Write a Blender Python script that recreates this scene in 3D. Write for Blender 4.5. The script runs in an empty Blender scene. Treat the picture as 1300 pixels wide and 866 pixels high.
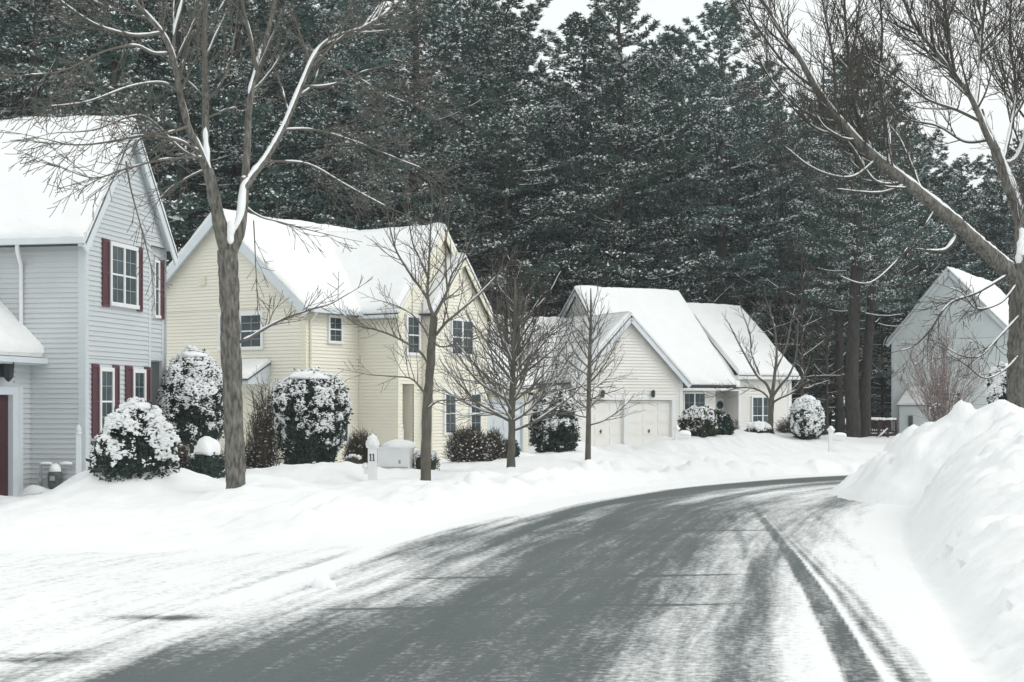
import bpy, math, random
import numpy as np
from mathutils import Vector

# ------------------------------------------------------------------ basics
F = 1805.6      # focal length of a 50 mm lens on a 1300 pixel wide survey photo
HZ = 513.0      # eye level row of the survey
EYE = 1.8
SC = bpy.context.scene
COL = SC.collection
R = math.radians


def W(px, py, d):
    """survey reading (column, row, distance) -> world point"""
    return np.array([(px - 650) * d / F, d, EYE - (py - HZ) * d / F])


def WX(px, d, z=0.0):
    return np.array([(px - 650) * d / F, d, z])


def hash01(ix, iy, iz, seed):
    h = (ix.astype(np.uint64) * np.uint64(374761393) + iy.astype(np.uint64) * np.uint64(668265263)
         + iz.astype(np.uint64) * np.uint64(2246822519) + np.uint64((seed * 3266489917) % (2**32)))
    h &= np.uint64(0xffffffff)
    h ^= h >> np.uint64(15)
    h = (h * np.uint64(2246822519)) & np.uint64(0xffffffff)
    h ^= h >> np.uint64(13)
    h = (h * np.uint64(3266489917)) & np.uint64(0xffffffff)
    h ^= h >> np.uint64(16)
    return h.astype(np.float64) / 4294967296.0


def vnoise(P, seed=0):
    P = np.asarray(P, float) + 5000.0
    i = np.floor(P).astype(np.int64)
    f = P - i
    f = f * f * (3 - 2 * f)
    x, y, z = i[:, 0], i[:, 1], i[:, 2]
    r = 0
    for dx in (0, 1):
        wx = f[:, 0] if dx else 1 - f[:, 0]
        for dy in (0, 1):
            wy = f[:, 1] if dy else 1 - f[:, 1]
            for dz in (0, 1):
                wz = f[:, 2] if dz else 1 - f[:, 2]
                r = r + wx * wy * wz * hash01(x + dx, y + dy, z + dz, seed)
    return r


def fbm(P, scale=1.0, octs=3, seed=0):
    P = np.asarray(P, float) / scale
    a, t, r = 1.0, 0.0, 0.0
    for k in range(octs):
        r = r + a * vnoise(P * (2.03 ** k) + 17.3 * k, seed + k)
        t += a
        a *= 0.5
    return r / t


def clods(X, Y, cell, seed, fill=.6):
    """rounded broken lumps: one per cell of a jittered grid, each of its own size"""
    gx, gy = np.floor(X / cell).astype(np.int64) + 5000, np.floor(Y / cell).astype(np.int64) + 5000
    best = np.zeros(len(X))
    for dx in (-1, 0, 1):
        for dy in (-1, 0, 1):
            ix, iy = gx + dx, gy + dy
            z = ix * 0
            jx, jy = hash01(ix, iy, z, seed), hash01(ix, iy, z, seed + 1)
            sz, on, an = hash01(ix, iy, z, seed + 2), hash01(ix, iy, z, seed + 3), hash01(ix, iy, z, seed + 4) * 3.14
            px, py = X - (ix - 5000 + jx) * cell, Y - (iy - 5000 + jy) * cell
            a, b = px * np.cos(an) + py * np.sin(an), -px * np.sin(an) + py * np.cos(an)
            r = cell * (.28 + .5 * sz)
            q = (np.abs(a / r) ** 2.6 + np.abs(b / (r * .7)) ** 2.6)
            h = r * .62 * np.sqrt(np.clip(1 - q, 0, 1)) * (on < fill)
            best = np.maximum(best, h)
    return best


def sstep(a, b, x):
    t = np.clip((np.asarray(x, float) - a) / (b - a), 0, 1)
    return t * t * (3 - 2 * t)


def nrm(v):
    v = np.asarray(v, float)
    return v / np.linalg.norm(v)


# ------------------------------------------------------------------ mesh builder
class MB:
    def __init__(self):
        self.v, self.f, self.n = [], [], 0

    def add(self, V, Fc, mat=0, smooth=False):
        V = np.asarray(V, float).reshape(-1, 3)
        Fc = np.asarray(Fc, np.int64)
        self.v.append(V)
        self.f.append((Fc + self.n, mat, smooth))
        self.n += len(V)

    def quad(self, a, b, c, d, mat=0):
        self.add([a, b, c, d], [[0, 1, 2, 3]], mat)

    def hexa(self, P8, mat=0):
        """8 corners: bottom ring 0-3, top ring 4-7"""
        self.add(P8, [[3, 2, 1, 0], [4, 5, 6, 7], [0, 1, 5, 4], [1, 2, 6, 5], [2, 3, 7, 6], [3, 0, 4, 7]], mat)

    def box(self, c, s, mat=0, yaw=0.0):
        c = np.asarray(c, float)
        cx, sx = math.cos(yaw), math.sin(yaw)
        P = []
        for z in (-.5, .5):
            for x, y in ((-.5, -.5), (.5, -.5), (.5, .5), (-.5, .5)):
                X, Y = x * s[0], y * s[1]
                P.append(c + [X * cx - Y * sx, X * sx + Y * cx, z * s[2]])
        self.hexa(P, mat)

    def beam(self, p, q, w, h, mat=0, side=None):
        """rectangular bar p->q, w across, h in the vertical plane"""
        p, q = np.asarray(p, float), np.asarray(q, float)
        t = nrm(q - p)
        s = np.asarray(side, float) if side is not None else np.cross(t, [0, 0, 1.])
        if np.linalg.norm(s) < 1e-6:
            s = np.array([1., 0, 0])
        s = nrm(s)
        u = nrm(np.cross(s, t))
        a, b = s * w / 2, u * h / 2
        self.hexa([p - a - b, p + a - b, q + a - b, q - a - b, p - a + b, p + a + b, q + a + b, q - a + b], mat)

    def tube(self, pts, rad, sides=8, mat=0, smooth=True, cap=False):
        P = np.asarray(pts, float)
        rad = np.asarray(rad, float)
        n = len(P)
        T = np.gradient(P, axis=0)
        T /= np.linalg.norm(T, axis=1)[:, None] + 1e-9
        ov = np.abs(P[-1] - P[0])
        ref = np.zeros(3)
        ref[int(np.argmin(ov))] = 1
        A = np.cross(T, ref)
        A /= np.linalg.norm(A, axis=1)[:, None] + 1e-9
        B = np.cross(T, A)
        an = np.arange(sides) * 2 * math.pi / sides
        V = P[:, None, :] + rad[:, None, None] * (A[:, None, :] * np.cos(an)[None, :, None] + B[:, None, :] * np.sin(an)[None, :, None])
        i = np.arange(n - 1)[:, None] * sides
        k = np.arange(sides)[None, :]
        k2 = (k + 1) % sides
        Fc = np.stack([i + k, i + k2, i + sides + k2, i + sides + k], -1).reshape(-1, 4)
        self.add(V.reshape(-1, 3), Fc, mat, smooth)
        if cap:
            for e, ring in ((0, 0), (n - 1, (n - 1) * sides)):
                b = self.n
                self.add([P[e]], np.zeros((0, 3), int))
                fs = [[b, b - n * sides - (0 if e == 0 else 1) + ring + int(kk), b - n * sides - (0 if e == 0 else 1) + ring + int((kk + 1) % sides)] for kk in range(sides)]
                self.f.append((np.asarray(fs), mat, smooth))

    def segs(self, P0, P1, R0, R1, sides=3, mat=0, smooth=True):
        P0, P1 = np.asarray(P0, float), np.asarray(P1, float)
        if len(P0) == 0:
            return
        R0 = np.broadcast_to(np.asarray(R0, float), (len(P0),))
        R1 = np.broadcast_to(np.asarray(R1, float), (len(P0),))
        T = P1 - P0
        T = T / (np.linalg.norm(T, axis=1)[:, None] + 1e-9)
        ref = np.where((np.abs(T[:, 2]) > .8)[:, None], np.array([1., 0, 0]), np.array([0, 0, 1.]))
        A = np.cross(T, ref)
        A /= np.linalg.norm(A, axis=1)[:, None] + 1e-9
        B = np.cross(T, A)
        an = np.arange(sides) * 2 * math.pi / sides
        off = A[:, None, :] * np.cos(an)[None, :, None] + B[:, None, :] * np.sin(an)[None, :, None]
        V = np.concatenate([P0[:, None] + off * R0[:, None, None], P1[:, None] + off * R1[:, None, None]], 1)
        i = np.arange(len(P0))[:, None] * (2 * sides)
        k = np.arange(sides)[None, :]
        k2 = (k + 1) % sides
        Fc = np.stack([i + k, i + k2, i + sides + k2, i + sides + k], -1).reshape(-1, 4)
        self.add(V.reshape(-1, 3), Fc, mat, smooth)

    def lathe(self, c, prof, sides=16, mat=0, smooth=True):
        c = np.asarray(c, float)
        an = np.arange(sides) * 2 * math.pi / sides
        V = np.array([[c + [r * math.cos(a), r * math.sin(a), z] for a in an] for r, z in prof]).reshape(-1, 3)
        i = np.arange(len(prof) - 1)[:, None] * sides
        k = np.arange(sides)[None, :]
        k2 = (k + 1) % sides
        self.add(V, np.stack([i + k, i + k2, i + sides + k2, i + sides + k], -1).reshape(-1, 4), mat, smooth)

    def blob(self, c, rad, amp=.15, scale=.4, seed=0, nu=28, nv=14, low=-.35, mat=0):
        """lumpy rounded mass, flat-ish below"""
        c = np.asarray(c, float)
        th = np.linspace(0, 1, nv + 1)
        ph = np.arange(nu) / nu * 2 * math.pi
        zz = np.cos(th * math.pi)
        rr = np.sin(th * math.pi)
        D = np.stack([rr[:, None] * np.cos(ph), rr[:, None] * np.sin(ph), np.repeat(zz[:, None], nu, 1)], -1).reshape(-1, 3)
        D[:, 2] = np.maximum(D[:, 2], low)
        V = D * np.asarray(rad, float)
        k = 1 + amp * (fbm(V + c, scale, 3, seed) - .5) * 2
        V = V * k[:, None] + c
        i = np.arange(nv)[:, None] * nu
        a = np.arange(nu)[None, :]
        a2 = (a + 1) % nu
        self.add(V, np.stack([i + a, i + nu + a, i + nu + a2, i + a2], -1).reshape(-1, 4), mat, True)

    def build(self, name, mat, parent=None, origin=None):
        V = np.concatenate(self.v) if self.v else np.zeros((0, 3))
        if parent is not None:
            r = parent
            while r.parent is not None:
                r = r.parent
            origin = np.array(r.location)
        if origin is None:
            origin = np.zeros(3)
        V = V - np.asarray(origin, float)
        me = bpy.data.meshes.new(name)
        loops, starts, tot, mi, sm = [], [], [], [], []
        pos = 0
        for fc, m, s in self.f:
            if len(fc) == 0:
                continue
            k = fc.shape[1]
            loops.append(fc.reshape(-1))
            starts.append(pos + np.arange(len(fc)) * k)
            pos += len(fc) * k
            mi.append(np.full(len(fc), m))
            sm.append(np.full(len(fc), bool(s)))
        loops = np.concatenate(loops)
        starts = np.concatenate(starts)
        me.vertices.add(len(V))
        me.vertices.foreach_set('co', V.astype(np.float32).ravel())
        me.loops.add(len(loops))
        me.loops.foreach_set('vertex_index', loops.astype(np.int32))
        me.polygons.add(len(starts))
        me.polygons.foreach_set('loop_start', starts.astype(np.int32))
        me.polygons.foreach_set('material_index', np.concatenate(mi).astype(np.int32))
        me.polygons.foreach_set('use_smooth', np.concatenate(sm))
        for mm in (mat if isinstance(mat, (list, tuple)) else [mat]):
            me.materials.append(mm)
        me.update(calc_edges=True)
        me.validate()
        o = bpy.data.objects.new(name, me)
        COL.objects.link(o)
        if parent is not None:
            o.parent = parent
        else:
            o.location = origin
        if name == 'clinging_snow':
            o['kind'] = 'stuff'
        return o


def build_each(mb, name, mat, parent):
    """every piece collected in mb becomes an object of its own"""
    off = 0
    for V, (fc, m, s) in zip(mb.v, mb.f):
        k = MB()
        k.add(V, fc - off, m, s)
        off += len(V)
        k.build(name, mat, parent)


def tag(o, label=None, cat=None, group=None, kind=None):
    if label:
        o['label'] = label
    if cat:
        o['category'] = cat
    if group:
        o['group'] = group
    if kind:
        o['kind'] = kind
    return o


def thing(name, loc, label, cat, group=None):
    o = bpy.data.objects.new(name, None)
    o.empty_display_size = .3
    COL.objects.link(o)
    o.location = [float(a) for a in loc]
    return tag(o, label, cat, group)


# ------------------------------------------------------------------ materials
def nodes(name):
    m = bpy.data.materials.new(name)
    m.use_nodes = True
    nt = m.node_tree
    b = nt.nodes['Principled BSDF']
    return m, nt, b


def N(nt, t, **kw):
    n = nt.nodes.new(t)
    for k, v in kw.items():
        setattr(n, k, v)
    return n


def mat_plain(name, col, rough=.6, var=.12, scale=6.0, bump=0.0, bscale=40.0, spec=.3, stretch=None, metal=0):
    m, nt, b = nodes(name)
    tc = N(nt, 'ShaderNodeTexCoord')
    mp = N(nt, 'ShaderNodeMapping')
    nt.links.new(tc.outputs['Object'], mp.inputs['Vector'])
    if stretch:
        mp.inputs['Scale'].default_value = stretch
    no = N(nt, 'ShaderNodeTexNoise')
    no.inputs['Scale'].default_value = scale
    no.inputs['Detail'].default_value = 5
    nt.links.new(mp.outputs[0], no.inputs['Vector'])
    mr = N(nt, 'ShaderNodeMapRange')
    mr.inputs['From Min'].default_value = .3
    mr.inputs['From Max'].default_value = .7
    mr.inputs['To Min'].default_value = 1 - var
    mr.inputs['To Max'].default_value = 1 + var
    nt.links.new(no.outputs['Fac'], mr.inputs['Value'])
    mx = N(nt, 'ShaderNodeMix', data_type='RGBA', blend_type='MULTIPLY')
    mx.inputs['Factor'].default_value = 1
    mx.inputs['A'].default_value = (*col, 1)
    nt.links.new(mr.outputs[0], mx.inputs['B'])
    nt.links.new(mx.outputs['Result'], b.inputs['Base Color'])
    b.inputs['Roughness'].default_value = rough
    b.inputs['Specular IOR Level'].default_value = spec
    b.inputs['Metallic'].default_value = metal
    if bump:
        n2 = N(nt, 'ShaderNodeTexNoise')
        n2.inputs['Scale'].default_value = bscale
        n2.inputs['Detail'].default_value = 4
        nt.links.new(mp.outputs[0], n2.inputs['Vector'])
        bp = N(nt, 'ShaderNodeBump')
        bp.inputs['Strength'].default_value = bump
        bp.inputs['Distance'].default_value = .03
        nt.links.new(n2.outputs['Fac'], bp.inputs['Height'])
        nt.links.new(bp.outputs[0], b.inputs['Normal'])
    return m


M = {}
M['snow'] = mat_plain('fresh_snow', (.87, .885, .885), .75, .015, 1.5, .5, 14, .15)
M['snow_clump'] = mat_plain('clinging_snow', (.87, .885, .89), .8, .02, 5, .3, 30, .1)
M['h1'] = mat_plain('blue_grey_siding', (.585, .615, .63), .55, .04, .6, .08, 50, .25)
M['h1trim'] = mat_plain('blue_grey_trim', (.60, .645, .67), .5, .03, 2)
M['h2'] = mat_plain('yellow_siding', (.85, .822, .72), .55, .05, .5, .08, 50, .25, (.6, .6, 1.6))
M['h2trim'] = mat_plain('pale_yellow_trim', (.80, .77, .62), .5, .03, 2)
M['h3'] = mat_plain('cream_siding', (.82, .805, .765), .55, .03, .5, .08, 50, .25)
M['h4'] = mat_plain('grey_siding', (.68, .725, .73), .55, .04, .6, .08, 50, .25)
M['white'] = mat_plain('white_paint', (.79, .80, .80), .45, .03, 3)
M['white_cool'] = mat_plain('cool_white_paint', (.66, .71, .74), .45, .03, 3)
M['door_cream'] = mat_plain('cream_door_paint', (.84, .83, .785), .4, .02, 2)
M['door_pale'] = mat_plain('pale_door_paint', (.74, .79, .83), .4, .02, 2)
M['red'] = mat_plain('maroon_paint', (.060, .022, .028), .5, .1, 4)
M['shutter'] = mat_plain('burgundy_shutter', (.108, .044, .054), .5, .08, 8)
M['shingle'] = mat_plain('dark_shingle', (.08, .085, .09), .9, .2, 20, .4, 60)
M['frame'] = mat_plain('vinyl_white', (.80, .81, .81), .35, .02, 4)
M['dark'] = mat_plain('dark_metal', (.035, .042, .045), .5, .2, 10)
M['meter'] = mat_plain('meter_grey', (.09, .10, .105), .45, .15, 10)
M['pipe'] = mat_plain('grey_pipe', (.35, .37, .38), .5, .15, 10)
M['deck'] = mat_plain('stained_wood', (.045, .026, .022), .7, .2, 8)
M['bark'] = mat_plain('maple_bark', (.150, .143, .128), .9, .6, 7, 1.0, 9, .1, (3.0, 3.0, .8))
M['bark_young'] = mat_plain('young_bark', (.125, .117, .098), .85, .25, 9, .5, 40, .1, (1, 1, .4))
M['twig'] = mat_plain('bare_twig', (.145, .136, .12), .85, .2, 6, 0, 1, .1)
M['twig_grey'] = mat_plain('grey_twig', (.085, .079, .068), .85, .2, 6, 0, 1, .1)
M['twig_red'] = mat_plain('reddish_twig', (.23, .175, .165), .85, .2, 6, 0, 1, .1)
M['twig_brown'] = mat_plain('brown_twig', (.092, .078, .064), .9, .3, 6, 0, 1, .1)
M['twig_dark'] = mat_plain('dark_twig', (.05, .042, .036), .9, .3, 6, 0, 1, .1)
M['pine_bark'] = mat_plain('pine_bark', (.055, .05, .045), .95, .35, 5, .8, 20, .05, (1.6, 1.6, .4))
M['needle'] = mat_plain('pine_needle', (.076, .122, .106), .7, .3, .35, 0, 1, .15)
_nt = M['needle'].node_tree
_oi = N(_nt, 'ShaderNodeObjectInfo')
_hs = N(_nt, 'ShaderNodeHueSaturation')
_r1 = N(_nt, 'ShaderNodeMapRange')
_r1.inputs['To Min'].default_value = .66
_r1.inputs['To Max'].default_value = 1.45
_r2 = N(_nt, 'ShaderNodeMapRange')
_r2.inputs['To Min'].default_value = .465
_r2.inputs['To Max'].default_value = .52
_nt.links.new(_oi.outputs['Random'], _r1.inputs['Value'])
_nt.links.new(_oi.outputs['Random'], _r2.inputs['Value'])
_nt.links.new(_r1.outputs[0], _hs.inputs['Value'])
_nt.links.new(_r2.outputs[0], _hs.inputs['Hue'])
_b = _nt.nodes['Principled BSDF']
_nt.links.new(_b.inputs['Base Color'].links[0].from_socket, _hs.inputs['Color'])
_nt.links.new(_hs.outputs[0], _b.inputs['Base Color'])
M['yew'] = mat_plain('yew_leaf', (.040, .060, .049), .6, .3, 3, 0, 1, .2)
M['holly'] = mat_plain('glossy_leaf', (.022, .052, .036), .45, .3, 4, 0, 1, .3)
M['rhodo'] = mat_plain('olive_leaf', (.06, .062, .038), .6, .35, 4, 0, 1, .2)
M['muntin'] = mat_plain('grille_bar', (.33, .37, .38), .5, .03, 4)
M['number'] = mat_plain('black_numeral', (.02, .02, .022), .5, .05, 4)


def mat_glass():
    m, nt, b = nodes('window_glass')
    tc = N(nt, 'ShaderNodeTexCoord')
    no = N(nt, 'ShaderNodeTexNoise')
    no.inputs['Scale'].default_value = 1.7
    nt.links.new(tc.outputs['Object'], no.inputs['Vector'])
    cr = N(nt, 'ShaderNodeValToRGB')
    cr.color_ramp.elements[0].position = .35
    cr.color_ramp.elements[0].color = (.02, .033, .038, 1)
    cr.color_ramp.elements[1].position = .68
    cr.color_ramp.elements[1].color = (.06, .085, .092, 1)
    nt.links.new(no.outputs['Fac'], cr.inputs[0])
    nt.links.new(cr.outputs[0], b.inputs['Base Color'])
    b.inputs['Roughness'].default_value = .12
    b.inputs['Specular IOR Level'].default_value = .45
    return m


M['glass'] = mat_glass()


def mat_surface():
    """packed snow over asphalt; the 'bare' attribute says how swept each spot is, the UV map runs along the lane"""
    m, nt, b = nodes('snowy_asphalt')
    L = nt.links.new
    at = N(nt, 'ShaderNodeAttribute', attribute_name='bare')
    uv = N(nt, 'ShaderNodeUVMap', uv_map='lane')
    tc = N(nt, 'ShaderNodeTexCoord')

    def noise(src, scl, detail, rough=.6, scale=1.0):
        mp = N(nt, 'ShaderNodeMapping')
        mp.inputs['Scale'].default_value = scl
        L(src, mp.inputs['Vector'])
        n = N(nt, 'ShaderNodeTexNoise')
        n.inputs['Scale'].default_value = scale
        n.inputs['Detail'].default_value = detail
        n.inputs['Roughness'].default_value = rough
        L(mp.outputs[0], n.inputs['Vector'])
        return n.outputs['Fac']

    def math_(op, a, bb, c=None):
        n = N(nt, 'ShaderNodeMath', operation=op)
        for i, x in enumerate((a, bb, c)):
            if x is None:
                continue
            if isinstance(x, (int, float)):
                n.inputs[i].default_value = x
            else:
                L(x, n.inputs[i])
        return n.outputs[0]
    s1 = noise(uv.outputs[0], (1.7, .10, 1), 6)
    s2 = noise(uv.outputs[0], (7.0, .45, 1), 5, .65)
    s3 = noise(tc.outputs['Object'], (14, 14, 14), 4, .7)
    s4 = noise(tc.outputs['Object'], (1.1, 1.1, 1.1), 4, .55)
    v = math_('MULTIPLY_ADD', s1, .6, -.3)
    v = math_('MULTIPLY_ADD', math_('SUBTRACT', s2, .5), .95, v)
    v = math_('MULTIPLY_ADD', math_('SUBTRACT', s3, .5), 1.25, v)
    v = math_('MULTIPLY_ADD', math_('SUBTRACT', s4, .5), .4, v)
    v = math_('ADD', v, at.outputs['Fac'])
    mr = N(nt, 'ShaderNodeMapRange', interpolation_type='SMOOTHSTEP')
    mr.inputs['From Min'].default_value = .04
    mr.inputs['From Max'].default_value = 1.0
    L(v, mr.inputs['Value'])
    # asphalt with aggregate, salt bloom
    g1 = noise(tc.outputs['Object'], (60, 60, 60), 3, .7)
    g2 = noise(uv.outputs[0], (.9, .13, 1), 5, .6)
    cr = N(nt, 'ShaderNodeValToRGB')
    cr.color_ramp.elements[0].position = .25
    cr.color_ramp.elements[0].color = (.056, .068, .068, 1)
    cr.color_ramp.elements[1].position = .75
    cr.color_ramp.elements[1].color = (.158, .178, .178, 1)
    L(math_('MULTIPLY_ADD', g1, .6, math_('MULTIPLY', g2, .4)), cr.inputs[0])
    mx = N(nt, 'ShaderNodeMix', data_type='RGBA')
    mx.inputs['A'].default_value = (.865, .88, .88, 1)
    L(mr.outputs[0], mx.inputs['Factor'])
    L(cr.outputs[0], mx.inputs['B'])
    L(mx.outputs['Result'], b.inputs['Base Color'])
    b.inputs['Roughness'].default_value = .72
    b.inputs['Specular IOR Level'].default_value = .2
    bn = noise(tc.outputs['Object'], (9, 9, 9), 5, .6)
    bn2 = noise(uv.outputs[0], (6, .5, 1), 4, .6)
    hgt = math_('MULTIPLY_ADD', mr.outputs[0], -.35, math_('ADD', math_('MULTIPLY', bn, .5), math_('MULTIPLY', bn2, .5)))
    bp = N(nt, 'ShaderNodeBump')
    bp.inputs['Strength'].default_value = .45
    bp.inputs['Distance'].default_value = .035
    L(hgt, bp.inputs['Height'])
    L(bp.outputs[0], b.inputs['Normal'])
    return m


M['surface'] = mat_surface()
# ------------------------------------------------------------------ road and ground
CL = np.array([(-1.9, -14), (-1.4, -4), (-.95, 3), (-.3, 9.2), (.55, 13.4), (1.45, 17.6), (2.35, 21.2), (3.75, 25.6), (6.1, 30), (9.4, 33.6), (13.5, 36.2), (19, 38), (27, 38.8), (38, 38.6)], float)


def spline(P, n=16):
    out = []
    for i in range(len(P) - 1):
        p0, p1, p2, p3 = P[max(i - 1, 0)], P[i], P[i + 1], P[min(i + 2, len(P) - 1)]
        for t in np.arange(n) / n:
            out.append(.5 * ((2 * p1) + (-p0 + p2) * t + (2 * p0 - 5 * p1 + 4 * p2 - p3) * t * t + (-p0 + 3 * p1 - 3 * p2 + p3) * t ** 3))
    out.append(P[-1])
    return np.array(out)


CS = spline(CL, 12)
CT = np.gradient(CS, axis=0)
CT /= np.linalg.norm(CT, axis=1)[:, None]
CN = np.stack([CT[:, 1], -CT[:, 0]], 1)        # to the right of travel
CD = np.concatenate([[0], np.cumsum(np.linalg.norm(np.diff(CS, axis=0), axis=1))])


def lane(X, Y):
    """across (right positive) and along coordinates of the lane"""
    c = np.empty(len(X))
    s = np.empty(len(X))
    for a in range(0, len(X), 20000):
        sl = slice(a, a + 20000)
        d2 = (X[sl, None] - CS[None, :, 0]) ** 2 + (Y[sl, None] - CS[None, :, 1]) ** 2
        i = d2.argmin(1)
        dx, dy = X[sl] - CS[i, 0], Y[sl] - CS[i, 1]
        al = dx * CT[i, 0] + dy * CT[i, 1]
        cr = dx * CN[i, 0] + dy * CN[i, 1]
        c[sl] = np.sign(cr) * np.sqrt(np.maximum(d2[np.arange(len(i)), i] - al ** 2 * 0, 0))
        s[sl] = CD[i] + al
    return c, s


WL, WR = 3.35, 3.45
YARD = [(-4, 7, .02), (-4, 10, .02), (-7, 12, .02), (-10, 14, .03), (-12, 18, .02), (-8.5, 18, .03), (-5, 15.5, .02), (-15, 10, .05), (-10, 4, .05),
        (-12, 24, -.10), (-9.5, 22, -.02), (-11.2, 29, -.24), (-10.4, 27.5, -.18), (-8.2, 28, -.05), (-7.3, 26, .20)]
for px, py, d in ((300, 628, 25), (200, 650, 23.5), (430, 640, 23.5), (250, 640, 24), (360, 632, 25), (300, 672, 20.5), (200, 690, 19), (400, 668, 20.5), (380, 700, 18),
                  (473, 614, 33), (500, 640, 25), (540, 609, 32), (600, 601, 33), (560, 625, 29), (647, 595, 37), (620, 612, 31), (747, 586, 42), (700, 600, 38),
                  (345, 600, 41), (400, 600, 36), (430, 600, 40), (560, 590, 44), (600, 588, 44.5), (650, 582, 49), (720, 578, 52), (800, 567, 63.5), (740, 569, 63), (850, 572, 56),
                  (890, 566, 60), (930, 556, 66), (960, 556, 67), (1000, 556, 69), (1055, 572, 57), (1080, 560, 72), (1000, 580, 48), (900, 590, 43), (800, 594, 41), (230, 600, 36), (150, 612, 29)):
    YARD.append(tuple(W(px, py, d)))
YARD += [(-40, 60, -.2), (-20, 60, -.2), (0, 80, 0), (25, 85, 0), (40, 60, 0), (40, 110, 0), (-40, 110, 0), (-40, 30, 0), (0, 110, 0), (22, 76, 0.1), (28, 74, .1), (20, 50, 0)]
YARD = np.array(YARD)
PILE = np.array([(2.8, 2, .45), (3.9, 8, .55), (4.9, 11, .68), (5.9, 14, .85), (6.8, 17, 1.05), (7.7, 20, 1.4), (8.0, 23, 1.62), (8.8, 25.6, 1.92), (9.7, 26.5, 1.92), (10.5, 27, 1.82), (12, 28, 1.8),
                 (9.6, 29, 1.7), (8.2, 28.2, 1.7), (7.3, 27.3, 1.35), (15, 27, 1.6), (20, 25, 1.2), (12, 20, 1.55), (9.5, 17, 1.35), (10, 13, 1.2), (14, 12, 1.0), (30, 20, .8), (12.5, 31, 1.1), (18, 33, .8), (8, 10, 1.0), (7, 4, .8)])


def idw(X, Y, C, p=3.0, eps=.6):
    z = np.empty(len(X))
    for a in range(0, len(X), 20000):
        sl = slice(a, a + 20000)
        d2 = (X[sl, None] - C[None, :, 0]) ** 2 + (Y[sl, None] - C[None, :, 1]) ** 2
        w = 1 / (d2 + eps ** 2) ** (p / 2)
        z[sl] = (w * C[None, :, 2]).sum(1) / w.sum(1)
    return z


HEAPS = []
for px, d in ((300, 25.4), (540, 30.9), (648, 35.9), (746, 40.9)):
    p = WX(px, d)
    HEAPS.append((p[0], p[1], .30, -.10))
for px, py, d, r, h in ((120, 628, 27.8, .55, .42), (150, 628, 27.0, .6, .5), (42, 622, 30.7, .25, .28), (88, 622, 30.6, .25, .2), (190, 632, 26.5, .5, .3), (232, 622, 27.5, .7, .25), (330, 612, 30, .7, .25), (375, 655, 21.5, .6, .22), (420, 655, 22, .5, .2),
                         (365, 605, 34, .8, .25), (440, 604, 34, .8, .25), (520, 640, 24.5, .5, .16), (600, 606, 31, .6, .16), (700, 592, 43, .9, .2), (870, 572, 57, 1.0, .3), (905, 562, 62, 1.2, .35), (945, 560, 64, 1.2, .3),
                         (730, 577, 52, .8, .5), (705, 580, 50, .8, .35), (845, 568, 60, .6, .4), (1010, 560, 66, 2, .3), (660, 590, 47, .5, .3), (760, 588, 44, 1.0, .15)):
    p = WX(px, d)
    HEAPS.append((p[0], p[1], r, h))


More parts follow.
